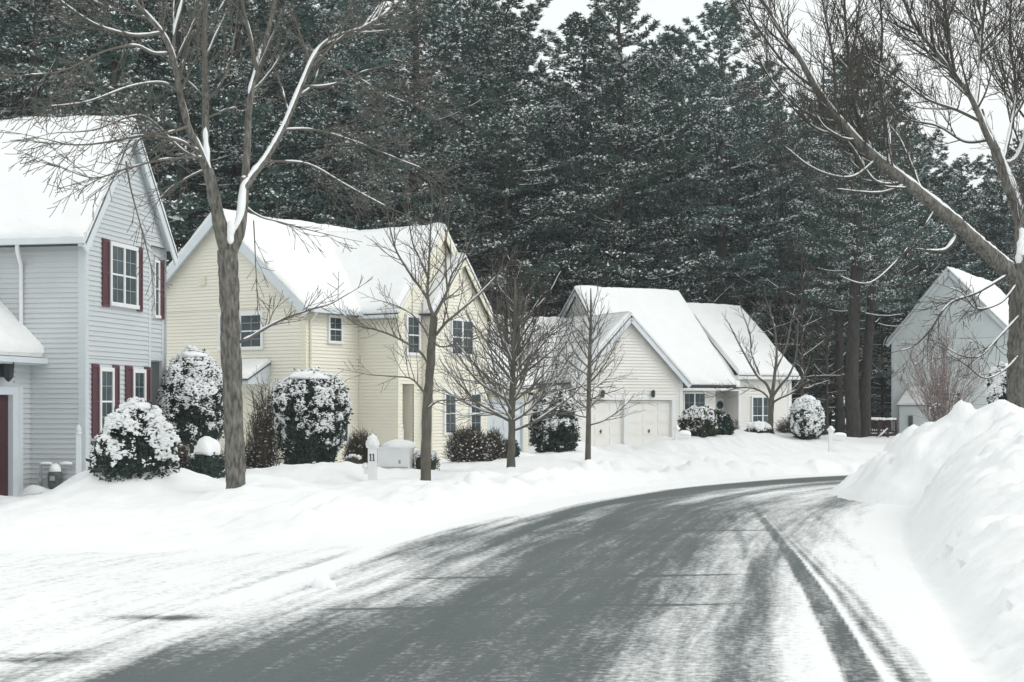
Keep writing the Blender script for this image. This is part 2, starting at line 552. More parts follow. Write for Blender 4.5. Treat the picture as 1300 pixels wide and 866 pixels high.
def ground_z(X, Y, detail=True):
    X = np.atleast_1d(np.asarray(X, float))
    Y = np.atleast_1d(np.asarray(Y, float))
    near = (np.abs(X) < 46) & (Y > -14) & (Y < 80)
    c = np.full(len(X), 99.)
    s = np.zeros(len(X))
    c[near], s[near] = lane(X[near], Y[near])
    onroad_dom = near & (Y > -13.5) & (X < 37.5)
    z = idw(X, Y, YARD)
    P = np.stack([X, Y, X * 0], 1)
    far = sstep(30, 80, np.hypot(X, Y))
    for hx, hy, r, h in HEAPS:
        z += h * np.exp(-((X - hx) ** 2 + (Y - hy) ** 2) / (2 * r * r)) * 1.0
    nl = fbm(P, 2.2, 3, 3) - .5
    ns = fbm(P, .55, 3, 9) - .5
    drive = sstep(19.5, 17.0, Y) * sstep(-1, -3, X)          # flat trodden apron of the first driveway
    z += (1 - .85 * drive) * (nl * .42 + ns * .15 + (fbm(P, .2, 2, 13) - .5) * .09)
    # left bank foot
    e = -c - WL
    k = sstep(0, 1.7, e)
    lz = .012 * sstep(0, .6, e) + np.where(e > 0, k * z, 0)
    bank = sstep(17, 22, s - 13) * 0 + sstep(19, 22, Y)
    clod = np.maximum(fbm(P, .28, 2, 21) - .55, 0) * .8
    lz += bank * np.exp(-((e - .9) / .6) ** 2) * (.16 + .22 * (fbm(P, .9, 2, 23) - .4)) * (e > 0)
    cl = clods(X, Y, .5, 201, .35) * .8 + clods(X, Y, .24, 205, .4) * .7
    lz += bank * (cl * np.exp(-((e - 1.1) / .8) ** 2) + .35 * cl * np.exp(-((e - .1) / .5) ** 2)) * (e > -.3)
    # right pile
    er = c - WR
    hp = idw(X, Y, PILE, 3.5, .5)
    prof = 1 - np.exp(-np.maximum(er, 0) / .62)
    lump = (fbm(P, 1.7, 3, 31) - .5) * .62 + (fbm(P, .45, 2, 37) - .5) * .26
    grit = (fbm(P, .12, 3, 61) - .5) * .11
    wx, wy = X + (fbm(P, .3, 2, 51) - .5) * .18, Y + (fbm(P, .3, 2, 53) - .5) * .18
    chunk = clods(wx, wy, .42, 43, .45) * .75 + clods(wx, wy, .2, 143, .5) * .6
    rz = prof * (hp * (1 - .22 * np.exp(-np.maximum(er, 0) / 1.8)) + lump * np.minimum(1, er.clip(0) / 1.0) + grit) + .012 * sstep(0, .6, er) + chunk * prof
    rz += np.maximum(fbm(P, .16, 2, 47) - .6, 0) * .5 * np.exp(-((er - .1) / .5) ** 2)
    right = er > 0
    # the pile spills over the inside of the bend
    spill = np.zeros(len(X))
    for sx, sy, sh, sr in ((7.2, 27.2, .5, 1.0), (7.7, 27.4, .95, 1.4), (8.1, 27.2, 1.4, 1.8), (8.5, 26.8, 1.75, 2.2), (9.1, 26.4, 1.9, 2.4), (7.6, 28.4, .8, 1.3), (8.5, 28.8, 1.5, 1.8)):
        q = np.hypot(X - sx, Y - sy) / sr
        spill = np.maximum(spill, sh * (1 - q.clip(0, 1) ** 1.25))
    spill = np.where(spill > 0, spill + (lump * .45 + chunk + grit) * np.minimum(1, spill / .5), 0)
    inside = (c > -WL) & (c < WR)
    zz = np.where(right, rz, np.where(inside, 0, lz))
    # the pile only lines the inner side of the bend
    rr = np.where(onroad_dom, zz, z)
    # sink below the carriageway sheet
    si = np.minimum(sstep(-WL + .1, -WL + .8, c), sstep(WR - .0, WR - .5, c))
    rr = np.where(onroad_dom, rr - .05 * si * inside, rr)
    rr = np.where(spill > .03, np.maximum(rr, spill), rr)
    return rr, c, s


def graded(lo, hi, fine_lo, fine_hi, step, grow=1.18, mx=60):
    a = list(np.arange(fine_lo, fine_hi + 1e-6, step))
    st, x = step, a[-1]
    while x < hi:
        st = min(st * grow, mx if x < 400 else 400)
        x += st
        a.append(x)
    st, x, b = step, a[0], []
    while x > lo:
        st = min(st * grow, mx if x > -400 else 400)
        x -= st
        b.append(x)
    return np.array(b[::-1] + a)


def surface_object(name, X, Y, Z, bare, UVu, UVv, nr, nc, kind):
    mb = MB()
    i = np.arange(nr - 1)[:, None] * nc
    j = np.arange(nc - 1)[None, :]
    Fc = np.stack([i + j, i + j + 1, i + nc + j + 1, i + nc + j], -1).reshape(-1, 4)
    mb.add(np.stack([X, Y, Z], 1), Fc, 0, True)
    o = mb.build(name, M['surface'])
    me = o.data
    at = me.attributes.new('bare', 'FLOAT', 'POINT')
    at.data.foreach_set('value', bare.astype(np.float32))
    ul = me.uv_layers.new(name='lane')
    vi = np.empty(len(me.loops), np.int32)
    me.loops.foreach_get('vertex_index', vi)
    ul.data.foreach_set('uv', np.stack([UVu[vi], UVv[vi]], 1).astype(np.float32).ravel())
    tag(o, kind=kind)
    return o


def fringe(C, S):
    """grey wheel-sheared streaks in the thin snow left of the asphalt"""
    lt = fbm(np.stack([C * 2.6, S * .10, C * 0], 1), 1.0, 4, 71) - .5
    return (.50 + lt * 2.0) * sstep(-7.5, -4.0, C) * sstep(-.6, -1.8, C)


def spots(X, Y):
    """small places where the pavement shows through the thin snow"""
    r = np.zeros(len(X))
    for px, py, ln, wd, am in ((205, 784, .38, .13, .75), (228, 786, .25, .09, .5), (14, 838, .5, .14, .75), (55, 830, .35, .08, .5)):
        d = EYE * F / (py - HZ)
        p = WX(px, d)
        r += am * np.exp(-(((X - p[0]) / ln) ** 2 + ((Y - p[1]) / wd) ** 2))
    return r


def build_ground():
    xs = graded(-640, 640, -14, 13.5, .09)
    ys = graded(-40, 1000, 6, 32, .09, 1.06)
    X, Y = np.meshgrid(xs, ys)
    X, Y = X.ravel(), Y.ravel()
    Z, c, s = ground_z(X, Y)
    bare = np.full(len(X), -.75)
    # trodden apron: thin snow with faint wheel streaks and a few bare spots
    ap = sstep(19, 16.5, Y) * sstep(WL - .6, WL + .4, -c) * sstep(-13, -10, X)
    bare += ap * (1.0 + .9 * (fbm(np.stack([c * .9, s * .12, c * 0], 1), 1.0, 4, 91) - .5))
    bare += fringe(c, s) * sstep(20, 17, Y) * (c < 0) + (c < 0) * (c > -WL - 1.5) * (Y >= 17) * fringe(c, s) * .8 * sstep(17, 20, Y)
    bare = np.where((c < -WL) & (Y > 5), np.minimum(bare, .16), bare)
    bare += spots(X, Y)
    p = WX(30, 28.9)
    bare += 1.2 * np.exp(-(((X - p[0]) / 1.6) ** 2 + ((Y - p[1]) / .22) ** 2))
    bare = np.where((c > WR - .3) & (c < WR + .9), np.maximum(bare, -.12 - .6 * ((c - WR + .3) / 1.2)), bare)
    surface_object('snow_ground', X, Y, Z, bare, c, s, len(ys), len(xs), 'structure')


def poly_dist(X, Y, P):
    best = np.full(len(X), 1e9)
    sg = np.zeros(len(X))
    P = np.asarray(P, float)
    for a, b in zip(P[:-1], P[1:]):
        d = b - a
        t = np.clip(((X - a[0]) * d[0] + (Y - a[1]) * d[1]) / (d @ d), 0, 1)
        dx, dy = X - a[0] - t * d[0], Y - a[1] - t * d[1]
        q = np.hypot(dx, dy)
        m = q < best
        best[m] = q[m]
        sg[m] = np.sign(dx * d[1] - dy * d[0])[m]
    return best * sg


def build_road():
    cs = np.concatenate([np.arange(-WL - .3, 1.2, .09), np.arange(1.2, WR + .25, .03)])
    ss = []
    s = 6.0
    while s < CD[-1] - .5:
        ss.append(s)
        s += .05 if s < 42 else .12 if s < 60 else .3
    ss = np.array(ss)
    px = np.interp(ss, CD, CS[:, 0])
    py = np.interp(ss, CD, CS[:, 1])
    nx = np.interp(ss, CD, CN[:, 0])
    ny = np.interp(ss, CD, CN[:, 1])
    Cg, Sg = np.meshgrid(cs, ss)
    X = (px[:, None] + nx[:, None] * cs).ravel()
    Y = (py[:, None] + ny[:, None] * cs).ravel()
    C, S = Cg.ravel(), Sg.ravel()
    P = np.stack([C * 1.0, S * .15, C * 0], 1)
    wob = (fbm(P, 1.0, 3, 5) - .5)
    # asphalt showing
    le = np.interp(Y, [8, 10, 13.5, 18, 22], [-2.1, -1.9, -1.55, -1.75, -1.8]) + wob * 1.3
    b = -.85 + 1.82 * sstep(-1.7, .95, C - le)
    # dusted right lane edge, streaky
    dust = sstep(.35, 1.0, C + wob * .7) * sstep(2.3, 1.9, C)
    b -= .40 * dust
    vn = fbm(np.stack([C * 1.5, S * .18, C * 0], 1), 1.0, 3, 66) - .5
    kv = sstep(1.84, 1.98, C)
    b = b * (1 - kv) + kv * (.38 - .62 * ((C - 1.95) / 1.2).clip(0, 1) + vn * .5)
    # worn wheel paths
    b += .24 * np.exp(-((C - 1.72) / .16) ** 2) * sstep(34, 30, S)
    # the bend is filmed over, with darker wheel arcs
    bend = sstep(22, 29, Y)
    tgt = .40 + .9 * (fbm(np.stack([C * 1.6, S * .2, C * 0], 1), 1.0, 3, 55) - .5)
    for c0, wdt, am in ((-1.55, .30, .62), (-.35, .28, .40), (.55, .2, .3), (1.75, .34, .55)):
        tgt += am * np.exp(-((C - c0 - .25 * np.sin(S * .22)) / wdt) ** 2)
    tgt -= 1.3 * sstep(-1.9, -2.7, C)
    tgt -= .8 * sstep(2.2, 3.0, C)
    b = b * (1 - bend) + tgt * bend
    b = np.maximum(b, -.85)
    # tyre tracks fanning out to the right verge: one solid, one ribbed
    tr = [(1.80, 6.5), (2.16, 9.26), (2.80, 13.7), (3.30, 17.5), (3.66, 20.5), (4.0, 23.5), (4.2, 25.5)]
    q = poly_dist(X, Y, tr)
    wd = np.interp(Y, [9, 14, 18, 24], [.25, .205, .14, .10])
    u = q / wd
    m1 = sstep(-.10, .12, u) * sstep(1.12, .92, u)
    rib = .5 + .5 * np.cos(u * math.pi * 3.2)
    m2 = sstep(1.12, 1.3, u) * sstep(3.0, 1.6, u)
    b = b * (1 - m1) + np.maximum(b, .88) * m1
    b = b * (1 - m2) + np.maximum(b, .74 - .42 * rib) * m2
    b -= .25 * np.exp(-((u - 1.15) / .09) ** 2) * sstep(21, 16, Y)
    # faint older tracks to either side
    for off, amp in ((.95, .14), (-.42, .14)):
        b += amp * np.exp(-((q - off) / .06) ** 2) * sstep(26, 22, Y)
    # left verge: sheared streaks of thin snow
    b = np.where(C < le - .4, np.minimum(b + fringe(C, S), .22 + 1.1 * sstep(-1.6, -.2, C - le)), b + fringe(C, S))
    b += spots(X, Y) * .8
    # transverse pavement joints
    for y0 in (14.75, 12.6, 19.9):
        jy = Y - y0 - .10 * X - .10 * (fbm(np.stack([X, Y * 0, X * 0], 1), .8, 3, 80) - .5)
        b += .5 * np.exp(-(jy / .05) ** 2) * sstep(-2.2, -1.5, C) * sstep(1.8, 1.2, C)
    Z = .004 + .012 * sstep(2.2, 3.1, C) * (fbm(np.stack([X, Y, X * 0], 1), .3, 3, 88))
    edge = np.minimum(C - cs[0], cs[-1] - C)
    Z = Z - .06 * sstep(.55, .0, edge)
    o = surface_object('road', X, Y, Z, b, C, S, len(ss), len(cs), 'structure')


build_ground()
build_road()


def gz(x, y):
    return float(ground_z([x], [y])[0][0])


# ------------------------------------------------------------------ houses
class House:
    def __init__(s, name, px, d, deg, label, z=0.0):
        s.O = np.array([(px - 650) * d / F, d])
        a = R(deg)
        s.u = np.array([math.sin(a), math.cos(a)])
        s.n = np.array([math.cos(a), -math.sin(a)])
        s.root = thing(name, (s.O[0], s.O[1], z), label, 'house')
        s.lip = .026 if d < 40 else .034 if d < 60 else .048

    def p(s, t, m, z):
        q = s.O + s.u * t + s.n * m
        return np.array([q[0], q[1], z])

    def t(s, px, m=0.0):
        """where along the wall standing m in front of the datum a sight line meets it"""
        k = (px - 650) / F
        B = s.O + s.n * m
        return (k * B[1] - B[0]) / (s.u[0] - k * s.u[1])

    def m_(s, px, t=0.0):
        k = (px - 650) / F
        B = s.O + s.u * t
        return (k * B[1] - B[0]) / (s.n[0] - k * s.n[1])

    def z(s, py, t, m):
        d = s.p(t, m, 0)[1]
        return EYE - (py - HZ) * d / F

    def box(s, mb, t0, t1, m0, m1, z0, z1, mat=0):
        mb.hexa([s.p(t0, m0, z0), s.p(t1, m0, z0), s.p(t1, m1, z0), s.p(t0, m1, z0),
                 s.p(t0, m0, z1), s.p(t1, m0, z1), s.p(t1, m1, z1), s.p(t0, m1, z1)], mat)

    def lap(s, mb, axis, a0, a1, fixed, z0, ze, out, peak=None, course=None, lip=None):
        """lapped boards; axis 't' runs along u at m=fixed, axis 'm' runs along n at t=fixed; out=+1/-1 side it faces"""
        top = peak[1] if peak else ze
        lip = lip or s.lip
        course = course or (.11 if s.lip < .04 else .145)
        o = np.array([*(s.n if axis == 't' else s.u), 0]) * out

        def iv(z):
            if z <= ze or not peak:
                return a0, a1
            f = min(1, (z - ze) / (peak[1] - ze))
            return a0 + (peak[0] - a0) * f, a1 - (a1 - peak[0]) * f

        def pp(a, z):
            return s.p(a, fixed, z) if axis == 't' else s.p(fixed, a, z)
        z = z0
        while z < top - 1e-4:
            zb = min(z + course, top)
            if z < ze < zb - 1e-3:
                zb = ze
            l0, r0 = iv(z)
            l1, r1 = iv(zb)
            A, B_, C_, D_ = pp(l0, z) + o * lip, pp(r0, z) + o * lip, pp(r1, zb) + o * .002, pp(l1, zb) + o * .002
            mb.quad(A, B_, C_, D_)
            mb.quad(pp(l0, z) + o * .002, pp(r0, z) + o * .002, B_, A)
            z = zb

    def window(s, axis, a0, a1, z0, z1, fixed, out=1, lights=1, name='window', grid=(2, 2), trim=.075, label=None):
        """double-hung window: white surround, sashes and muntins on top of a glass sub-part"""
        def bx(mb, b0, b1, zz0, zz1, d0, d1):
            ex = max(0, s.lip - .018)
            lo, hi = fixed + out * d0, fixed + out * (d1 + ex)
            if axis == 't':
                s.box(mb, b0, b1, min(lo, hi), max(lo, hi), zz0, zz1)
            else:
                s.box(mb, min(lo, hi), max(lo, hi), b0, b1, zz0, zz1)
        f, panes = MB(), []
        bx(f, a0, a0 + trim, z0, z1, 0, .06)
        bx(f, a1 - trim, a1, z0, z1, 0, .06)
        bx(f, a0 + trim, a1 - trim, z1 - trim * 1.2, z1, 0, .062)
        bx(f, a0 - .02, a1 + .02, z0 - .03, z0 + trim * .8, 0, .08)
        w = (a1 - a0 - 2 * trim)
        b, tp = z0 + trim * .8, z1 - trim * 1.2
        zm = (b + tp) / 2
        lw = (w - .07 * (lights - 1)) / lights
        for i in range(lights):
            l0 = a0 + trim + i * (lw + .07)
            if i:
                bx(f, l0 - .07, l0, b, tp, 0, .058)
            g, gr = MB(), MB()
            panes.append((g, gr))
            bx(g, l0, l0 + lw, b, tp, .0, .028)
            bx(f, l0, l0 + lw, zm - .02, zm + .02, .0, .046)
            for zz0, zz1 in ((b, zm - .02), (zm + .02, tp)):
                for k in range(1, grid[0]):
                    c = l0 + lw * k / grid[0]
                    bx(gr, c - .008, c + .008, zz0, zz1, .0, .031)
                for k in range(1, grid[1]):
                    c = zz0 + (zz1 - zz0) * k / grid[1]
                    bx(gr, l0, l0 + lw, c - .008, c + .008, .0, .032)
        fo = f.build(name, M['frame'], s.root)
        for g, gr in panes:
            g.build('pane', M['glass'], fo)
            if gr.n:
                gr.build('muntins', M['muntin'], fo)
        return fo

    def shutter(s, t0, t1, z0, z1, m):
        mb = MB()
        s.box(mb, t0, t1, m, m + .03, z0, z1)
        e = .045
        for a, b, c, d in ((t0, t0 + e, z0, z1), (t1 - e, t1, z0, z1), (t0 + e, t1 - e, z0, z0 + .07), (t0 + e, t1 - e, z1 - .07, z1), (t0 + e, t1 - e, (z0 + z1) / 2 - .03, (z0 + z1) / 2 + .03)):
            s.box(mb, a, b, m + .03, m + .05, c, d)
        z = z0 + .09
        while z < z1 - .09:
            mb.quad(s.p(t0 + e, m + .046, z), s.p(t1 - e, m + .046, z), s.p(t1 - e, m + .031, z + .035), s.p(t0 + e, m + .031, z + .035))
            z += .045
        return mb.build('shutter', M['shutter'], s.root)

    def roof(s, A, B, C_, D, snow=.2, edges=(1, 1, 0, 1), seed=0, thick=.09, roofname='roof', sagz=0):
        """roof plane A-B eave, C-D ridge (B->C and D->A rakes); edges rounded: eave, BC rake, ridge, DA rake"""
        A, B, C_, D = [s.p(*q) for q in (A, B, C_, D)]
        nn = nrm(np.cross(B - A, D - A))
        if nn[2] < 0:
            nn = -nn
        dn = np.array([0, 0, -thick])
        mb = MB()
        mb.hexa([A + dn, B + dn, C_ + dn, D + dn, A, B, C_, D])
        L1, L2 = np.linalg.norm(B - A), np.linalg.norm(D - A)
        nu, nv = max(8, int(L1 / .14)), max(8, int(L2 / .14))
        ee = np.array([0, .03, .09, .18, .32])

        def par(n, L, r0, r1):
            base = np.linspace(0, 1, n + 1)
            x = list(base)
            if r0:
                x += list(ee / L)
            if r1:
                x += list(1 - ee / L)
            return np.unique(np.round(np.clip(x, 0, 1), 5))
        U, V = par(nu, L1, edges[3], edges[1]), par(nv, L2, edges[0], edges[2])
        uu, vv = np.meshgrid(U, V)
        u, v = uu.ravel()[:, None], vv.ravel()[:, None]
        P = (A * (1 - u) + B * u) * (1 - v) + (D * (1 - u) + C_ * u) * v
        du0, du1 = u[:, 0] * L1, (1 - u[:, 0]) * L1
        dv0, dv1 = v[:, 0] * L2, (1 - v[:, 0]) * L2
        rr = .22

        def rnd(d):
            q = np.clip(d / rr, 0, 1)
            return np.sqrt(1 - (1 - q) ** 2)
        th = np.ones(len(P))
        for dd, e in ((dv0, edges[0]), (du1, edges[1]), (dv1, edges[2]), (du0, edges[3])):
            if e:
                th = th * (.28 + .72 * rnd(dd))
        th = th * snow * (1 + 1.1 * (fbm(P, 1.6, 3, seed) - .5) + (.35 + .7 * np.exp(-dv0 / .4)) * (fbm(P, .35, 2, seed + 9) - .5))
        nv_ = nrm(nn + np.array([0, 0, .7]))
        T = P + nv_ * th[:, None]
        sb = MB()
        nr, nc = len(V), len(U)
        i = np.arange(nr - 1)[:, None] * nc
        j = np.arange(nc - 1)[None, :]
        base = P + nn * .003
        Fc = np.stack([i + j, i + j + 1, i + nc + j + 1, i + nc + j], -1).reshape(-1, 4)
        sb.add(np.concatenate([T, base]), Fc, 0, True)
        n0 = len(P)
        ring = list(range(nc)) + [k * nc + nc - 1 for k in range(1, nr)] + [nr * nc - 1 - k for k in range(1, nc)] + [k * nc for k in range(nr - 2, 0, -1)]
        fs = [[ring[k], ring[(k + 1) % len(ring)], ring[(k + 1) % len(ring)] + n0, ring[k] + n0] for k in range(len(ring))]
        sb.f.append((np.array(fs) + sb.n - 2 * n0, 0, False))
        ro = mb.build(roofname, M['shingle'], s.root)
        sb.build('clinging_snow', M['snow'], ro)
        return ro

    def beams(s, name, mat, lst):
        mb = MB()
        for p, q, w, h in lst:
            mb.beam(s.p(*p), s.p(*q), w, h)
        return mb.build(name, mat, s.root)


def rake_boards(h, t_out, pts, mat, w=.04, hh=.22, axis='m'):
    """sloping boards along the edges of a gable"""
    mb = MB()
    for a, b in zip(pts[:-1], pts[1:]):
        mb.beam(h.p(*a), h.p(*b), w, hh)
    return mb.build('rake_board', mat, h.root)


def gutter(h, a, b, mat, name='gutter', s=.11):
    return h.beams(name, mat, [(a, b, s, s)])


def garage_door(h, t0, t1, z0, z1, m, mat, rows=4, cols=4, handle=True, label=None):
    mb = MB()
    h.box(mb, t0, t1, m - .05, m, z0, z1)
    ph = (z1 - z0) / rows
    for r in range(rows):
        pw = (t1 - t0) / cols
        for c in range(cols):
            h.box(mb, t0 + c * pw + .10, t0 + (c + 1) * pw - .10, m, m + .022, z0 + r * ph + .09, z0 + (r + 1) * ph - .09)
        if r:
            h.box(mb, t0, t1, m, m + .006, z0 + r * ph - .006, z0 + r * ph + .006)
    o = mb.build('garage_door', mat, h.root)
    if handle:
        k = MB()
        c = (t0 + t1) / 2
        zz = z0 + (z1 - z0) * .36
        h.box(k, c - .05, c + .05, m, m + .05, zz - .025, zz + .025)
        h.box(k, c - .02, c + .02, m + .05, m + .08, zz - .09, zz + .09)
        k.build('handle', M['dark'], o)
    if label:
        o['label'] = label
    return o


def lamp(h, t, z, m, size=1.0):
    mb = MB()
    c = h.p(t, m + .12 * size, z)
    mb.lathe(c, [(0, .2 * size), (.03 * size, .17 * size), (.10 * size, .09 * size), (.085 * size, .085 * size), (.07 * size, -.12 * size), (.03 * size, -.17 * size), (0, -.19 * size)], 6, 0, False)
    h.box(mb, t - .04 * size, t + .04 * size, m, m + .03, z - .12 * size, z + .12 * size)
    mb.beam(h.p(t, m + .02, z + .1 * size), h.p(t, m + .12 * size, z + .17 * size), .025, .025)
    return mb.build('wall_lamp', M['dark'], h.root)


# ---- first house: blue-grey, burgundy shutters
h = House('clapboard_house', 108, 31, 11, 'blue-grey clapboard house with burgundy shutters and a maroon garage door', -.35)
ze, zp, tpk, tL = 5.62, 8.2, 2.05, 4.12
w = MB()
h.lap(w, 'm', -11, 0, 0, -.6, ze, -1)
h.lap(w, 't', 0, 3.2, 0, -.6, 2.87, 1)
h.lap(w, 't', 0, 3.2, 0, 2.87, ze, 1)
h.lap(w, 't', 3.2, tL, -.09, 2.87, ze, 1)
h.lap(w, 't', 0.0, tL, 0, ze, ze, 1, (tpk, zp))
h.lap(w, 'm', -1.5, 0, 3.2, -.6, 2.87, 1)
h.lap(w, 't', 3.2, tL, -1.5, -.6, 2.87, 1)
h.lap(w, 'm', -11, 0, tL, -.6, ze, 1)
h.box(w, 3.2, tL - .004, -1.5, -.1, 2.83, 2.868)
h.lap(w, 'm', -7.3, -1.31, -6.3, -.6, 2.78, -1, (-4.3, 5.6))
h.lap(w, 't', -.67, 0, -1.31, -.6, 2.78, 1)
h.lap(w, 't', -3.3, -.67, -1.31, 2.08, 2.78, 1)
h.lap(w, 't', -6.3, -3.3, -1.31, -.6, 2.78, 1)
w.build('wall', M['h1'], h.root)
c = MB()
h.box(c, -.022, .13, .0, .024, -.6, ze)
h.box(c, -.025, .0, -.15, .02, -.6, ze)
h.box(c, 3.1, 3.215, .0, .026, -.6, ze)
h.box(c, tL - .11, tL + .03, -.14, -.062, -.6, ze)
h.box(c, 3.215, tL - .11, -.12, -.055, 2.86, 3.0)
h.box(c, 3.3, 3.8, -1.46, -1.40, -.3, 1.9)
build_each(c, 'corner_board', M['h1trim'], h.root)
sl = (zp - ze) / tpk
h.roof((-.35, -11.3, ze - .35 * sl + .12), (-.35, .20, ze - .35 * sl + .12), (tpk, .20, zp + .12), (tpk, -11.3, zp + .12), .2, (1, 1, 0, 1), 1)
h.roof((tL + .22, -11.3, ze - .22 * sl + .12), (tL + .22, .20, ze - .22 * sl + .12), (tpk, .20, zp + .12), (tpk, -11.3, zp + .12), .2, (1, 1, 0, 1), 2)
rake_boards(h, 0, [(-.34, .18, ze - .34 * sl - .06), (tpk, .18, zp - .06), (tL + .21, .18, ze - .21 * sl - .06)], M['white_cool'])
h.beams('soffit', M['white_cool'], [((-.02, .09, ze - .05), (tpk, .09, zp - .03), .16, .02), ((tL + .02, .09, ze - .05), (tpk, .09, zp - .03), .16, .02), ((-.18, -11, ze - .12), (-.18, .18, ze - .12), .32, .02)])
mb = MB()
h.box(mb, -.36, -.03, .02, .19, ze - .42, ze - .14)
mb.build('eave_return', M['white_cool'], h.root)
gutter(h, (-.42, -11.3, ze - .30), (-.42, .20, ze - .30), M['white_cool'], s=.13)
mt = h.m_(27, -.06)
mb = MB()
mb.tube([h.p(-.40, mt + .10, ze - .33), h.p(-.36, mt + .08, ze - .5), h.p(-.07, mt, ze - .78), h.p(-.065, mt, ze - 1.0), h.p(-.065, mt, 3.45)], [.048] * 5, 8)
mb.build('downspout', M['white'], h.root)
ze2, zg = 2.82, .0
h.roof((-6.6, -1.0, ze2), (-.02, -1.0, ze2), (-.02, -4.3, ze2 + 3.3 * .95), (-6.6, -4.3, ze2 + 3.3 * .95), .22, (1, 0, 0, 1), 3)
h.roof((-6.6, -7.6, ze2), (-.02, -7.6, ze2), (-.02, -4.3, ze2 + 3.3 * .95), (-6.6, -4.3, ze2 + 3.3 * .95), .22, (1, 0, 0, 1), 4)
gutter(h, (-6.6, -.93, ze2 - .08), (0.0, -.93, ze2 - .08), M['white_cool'], s=.12)
mb = MB()
h.box(mb, -6.55, -.01, -1.29, -1.0, ze2 - .17, ze2 - .14)
mb.build('soffit', M['white_cool'], h.root)
garage_door(h, -3.2, -.74, -.3, 1.99, -1.40, M['red'], 4, 4, True)
mb = MB()
h.box(mb, -.74, -.52, -1.46, -1.28, -.3, 2.18)
h.box(mb, -.52, -.36, -1.30, -1.265, -.3, 2.18)
h.box(mb, -3.4, -3.2, -1.46, -1.28, -.3, 2.18)
h.box(mb, -3.2, -.74, -1.46, -1.28, 2.0, 2.18)
mb.build('door_surround', M['white_cool'], h.root)
lamp(h, h.t(3, -1.25), 2.55, -1.29, 1.5)
h.window('t', h.t(137), h.t(172), 4.05, 5.47, 0.012, 1, 2)
h.shutter(h.t(128), h.t(136.5), 3.98, 5.5, .012)
h.shutter(h.t(172.4), h.t(178.5), 3.98, 5.5, .012)
h.window('t', h.t(193.5, -.08), h.t(200, -.08), 3.92, 5.3, -.078, 1, 1, grid=(1, 2), trim=.05)
h.shutter(h.t(200.5, -.08), h.t(206.5, -.08), 3.88, 5.33, -.078)
for a, b, c_, d_ in ((123.5, 141.5, 115, 149), (166, 182, 157.5, 188.5)):
    h.window('t', h.t(a), h.t(b), 1.12, 2.62, .012, 1, 1)
    h.shutter(h.t(c_), h.t(a) - .01, 1.05, 2.68, .012)
    h.shutter(h.t(b) + .01, h.t(d_), 1.05, 2.68, .012)
H1 = h

# ---- second house: yellow
h = House('clapboard_house', 388, 44, 32.5, 'pale yellow two-storey house with a snowy cross-gabled roof', -.35)
H2 = h
ze, zp, mp = 4.86, 7.82, -3.6
sl = (zp - ze) / 3.6
w = MB()
h.lap(w, 'm', -7.2, 0, 0, -.8, ze, -1, (mp, zp))
h.lap(w, 't', 0, 2.6, 0, -.8, ze, 1)
tw0, tw1, mw = 2.6, 7.15, 1.6
tpk, zpw = 4.88, 7.5
h.lap(w, 'm', -3, mw, tw0, -.8, ze, -1)
h.lap(w, 't', tw0, tw0 + .2, mw, -.8, 2.45, 1)
h.lap(w, 't', 3.42, tw1, mw, -.8, 2.45, 1)
h.lap(w, 't', tw0, tw1, mw, 2.45, ze, 1, (tpk, zpw))
h.lap(w, 'm', .8, mw, 3.42, -.8, 2.45, -1)
h.lap(w, 'm', .8, mw, tw0 + .2, -.8, 2.45, 1)
h.lap(w, 't', tw0 + .2, 3.42, .8, -.8, 2.45, 1)
h.box(w, tw0 + .2, 3.42, .8, mw, 2.45, 2.5)
tb0, tb1, mbay = 3.9, 7.1, 2.0
zpb = 6.62
h.lap(w, 'm', mw, mbay, tb0, -.8, ze, -1)
h.lap(w, 'm', mw, mbay, tb1, -.8, ze, 1)
h.lap(w, 't', tb0, tb1, mbay, -.8, ze, 1, (5.5, zpb))
tg1 = 10.9
h.lap(w, 't', tw1, 7.85, mw - .3, -.8, 2.35, 1)
h.lap(w, 't', 10.62, tg1, mw - .3, -.8, 2.35, 1)
h.lap(w, 't', 7.85, 10.62, mw - .3, 1.95, 2.35, 1)
h.lap(w, 'm', -5.5, mw - .3, tg1, -.8, 2.35, 1, (-2.1, 4.9))
h.lap(w, 'm', -7.2, 0, 9.0, -.8, ze, 1, (mp, zp))
h.lap(w, 't', 0, 9.0, -7.2, -.8, ze, -1)
h.lap(w, 'm', -3, mw, tw1, 2.4, ze, 1)
w.build('wall', M['h2'], h.root)
c = MB()
h.box(c, -.022, .13, .0, .022, -.8, ze)
h.box(c, -.024, .0, -.2, .02, -.8, ze)
h.box(c, tw0 - .024, tw0 + .12, mw, mw + .024, -.8, ze)
h.box(c, tw0 + .12, tw0 + .22, mw - .08, mw + .02, -.8, 2.42)
h.box(c, tb0 - .024, tb0 + .1, mbay, mbay + .024, -.8, ze)
h.box(c, tb1 - .1, tb1 + .024, mbay, mbay + .024, -.8, ze)
h.box(c, 10.78, tg1 + .02, mw - .3, mw - .276, -.8, 2.3)
build_each(c, 'corner_board', M['h2trim'], h.root)
ov = .3
A = (-.3, ov, ze - ov * sl + .12)
h.roof((-.3, ov, ze - ov * sl + .12), (9.2, ov, ze - ov * sl + .12), (9.2, mp, zp + .12), (-.3, mp, zp + .12), .19, (1, 1, 0, 1), 11)
h.roof((-.3, -7.5, ze - ov * sl + .12), (9.2, -7.5, ze - ov * sl + .12), (9.2, mp, zp + .12), (-.3, mp, zp + .12), .19, (1, 1, 0, 1), 12)
slw = (zpw - ze) / (tpk - tw0)
slr = (zpw - ze) / (tw1 - tpk)
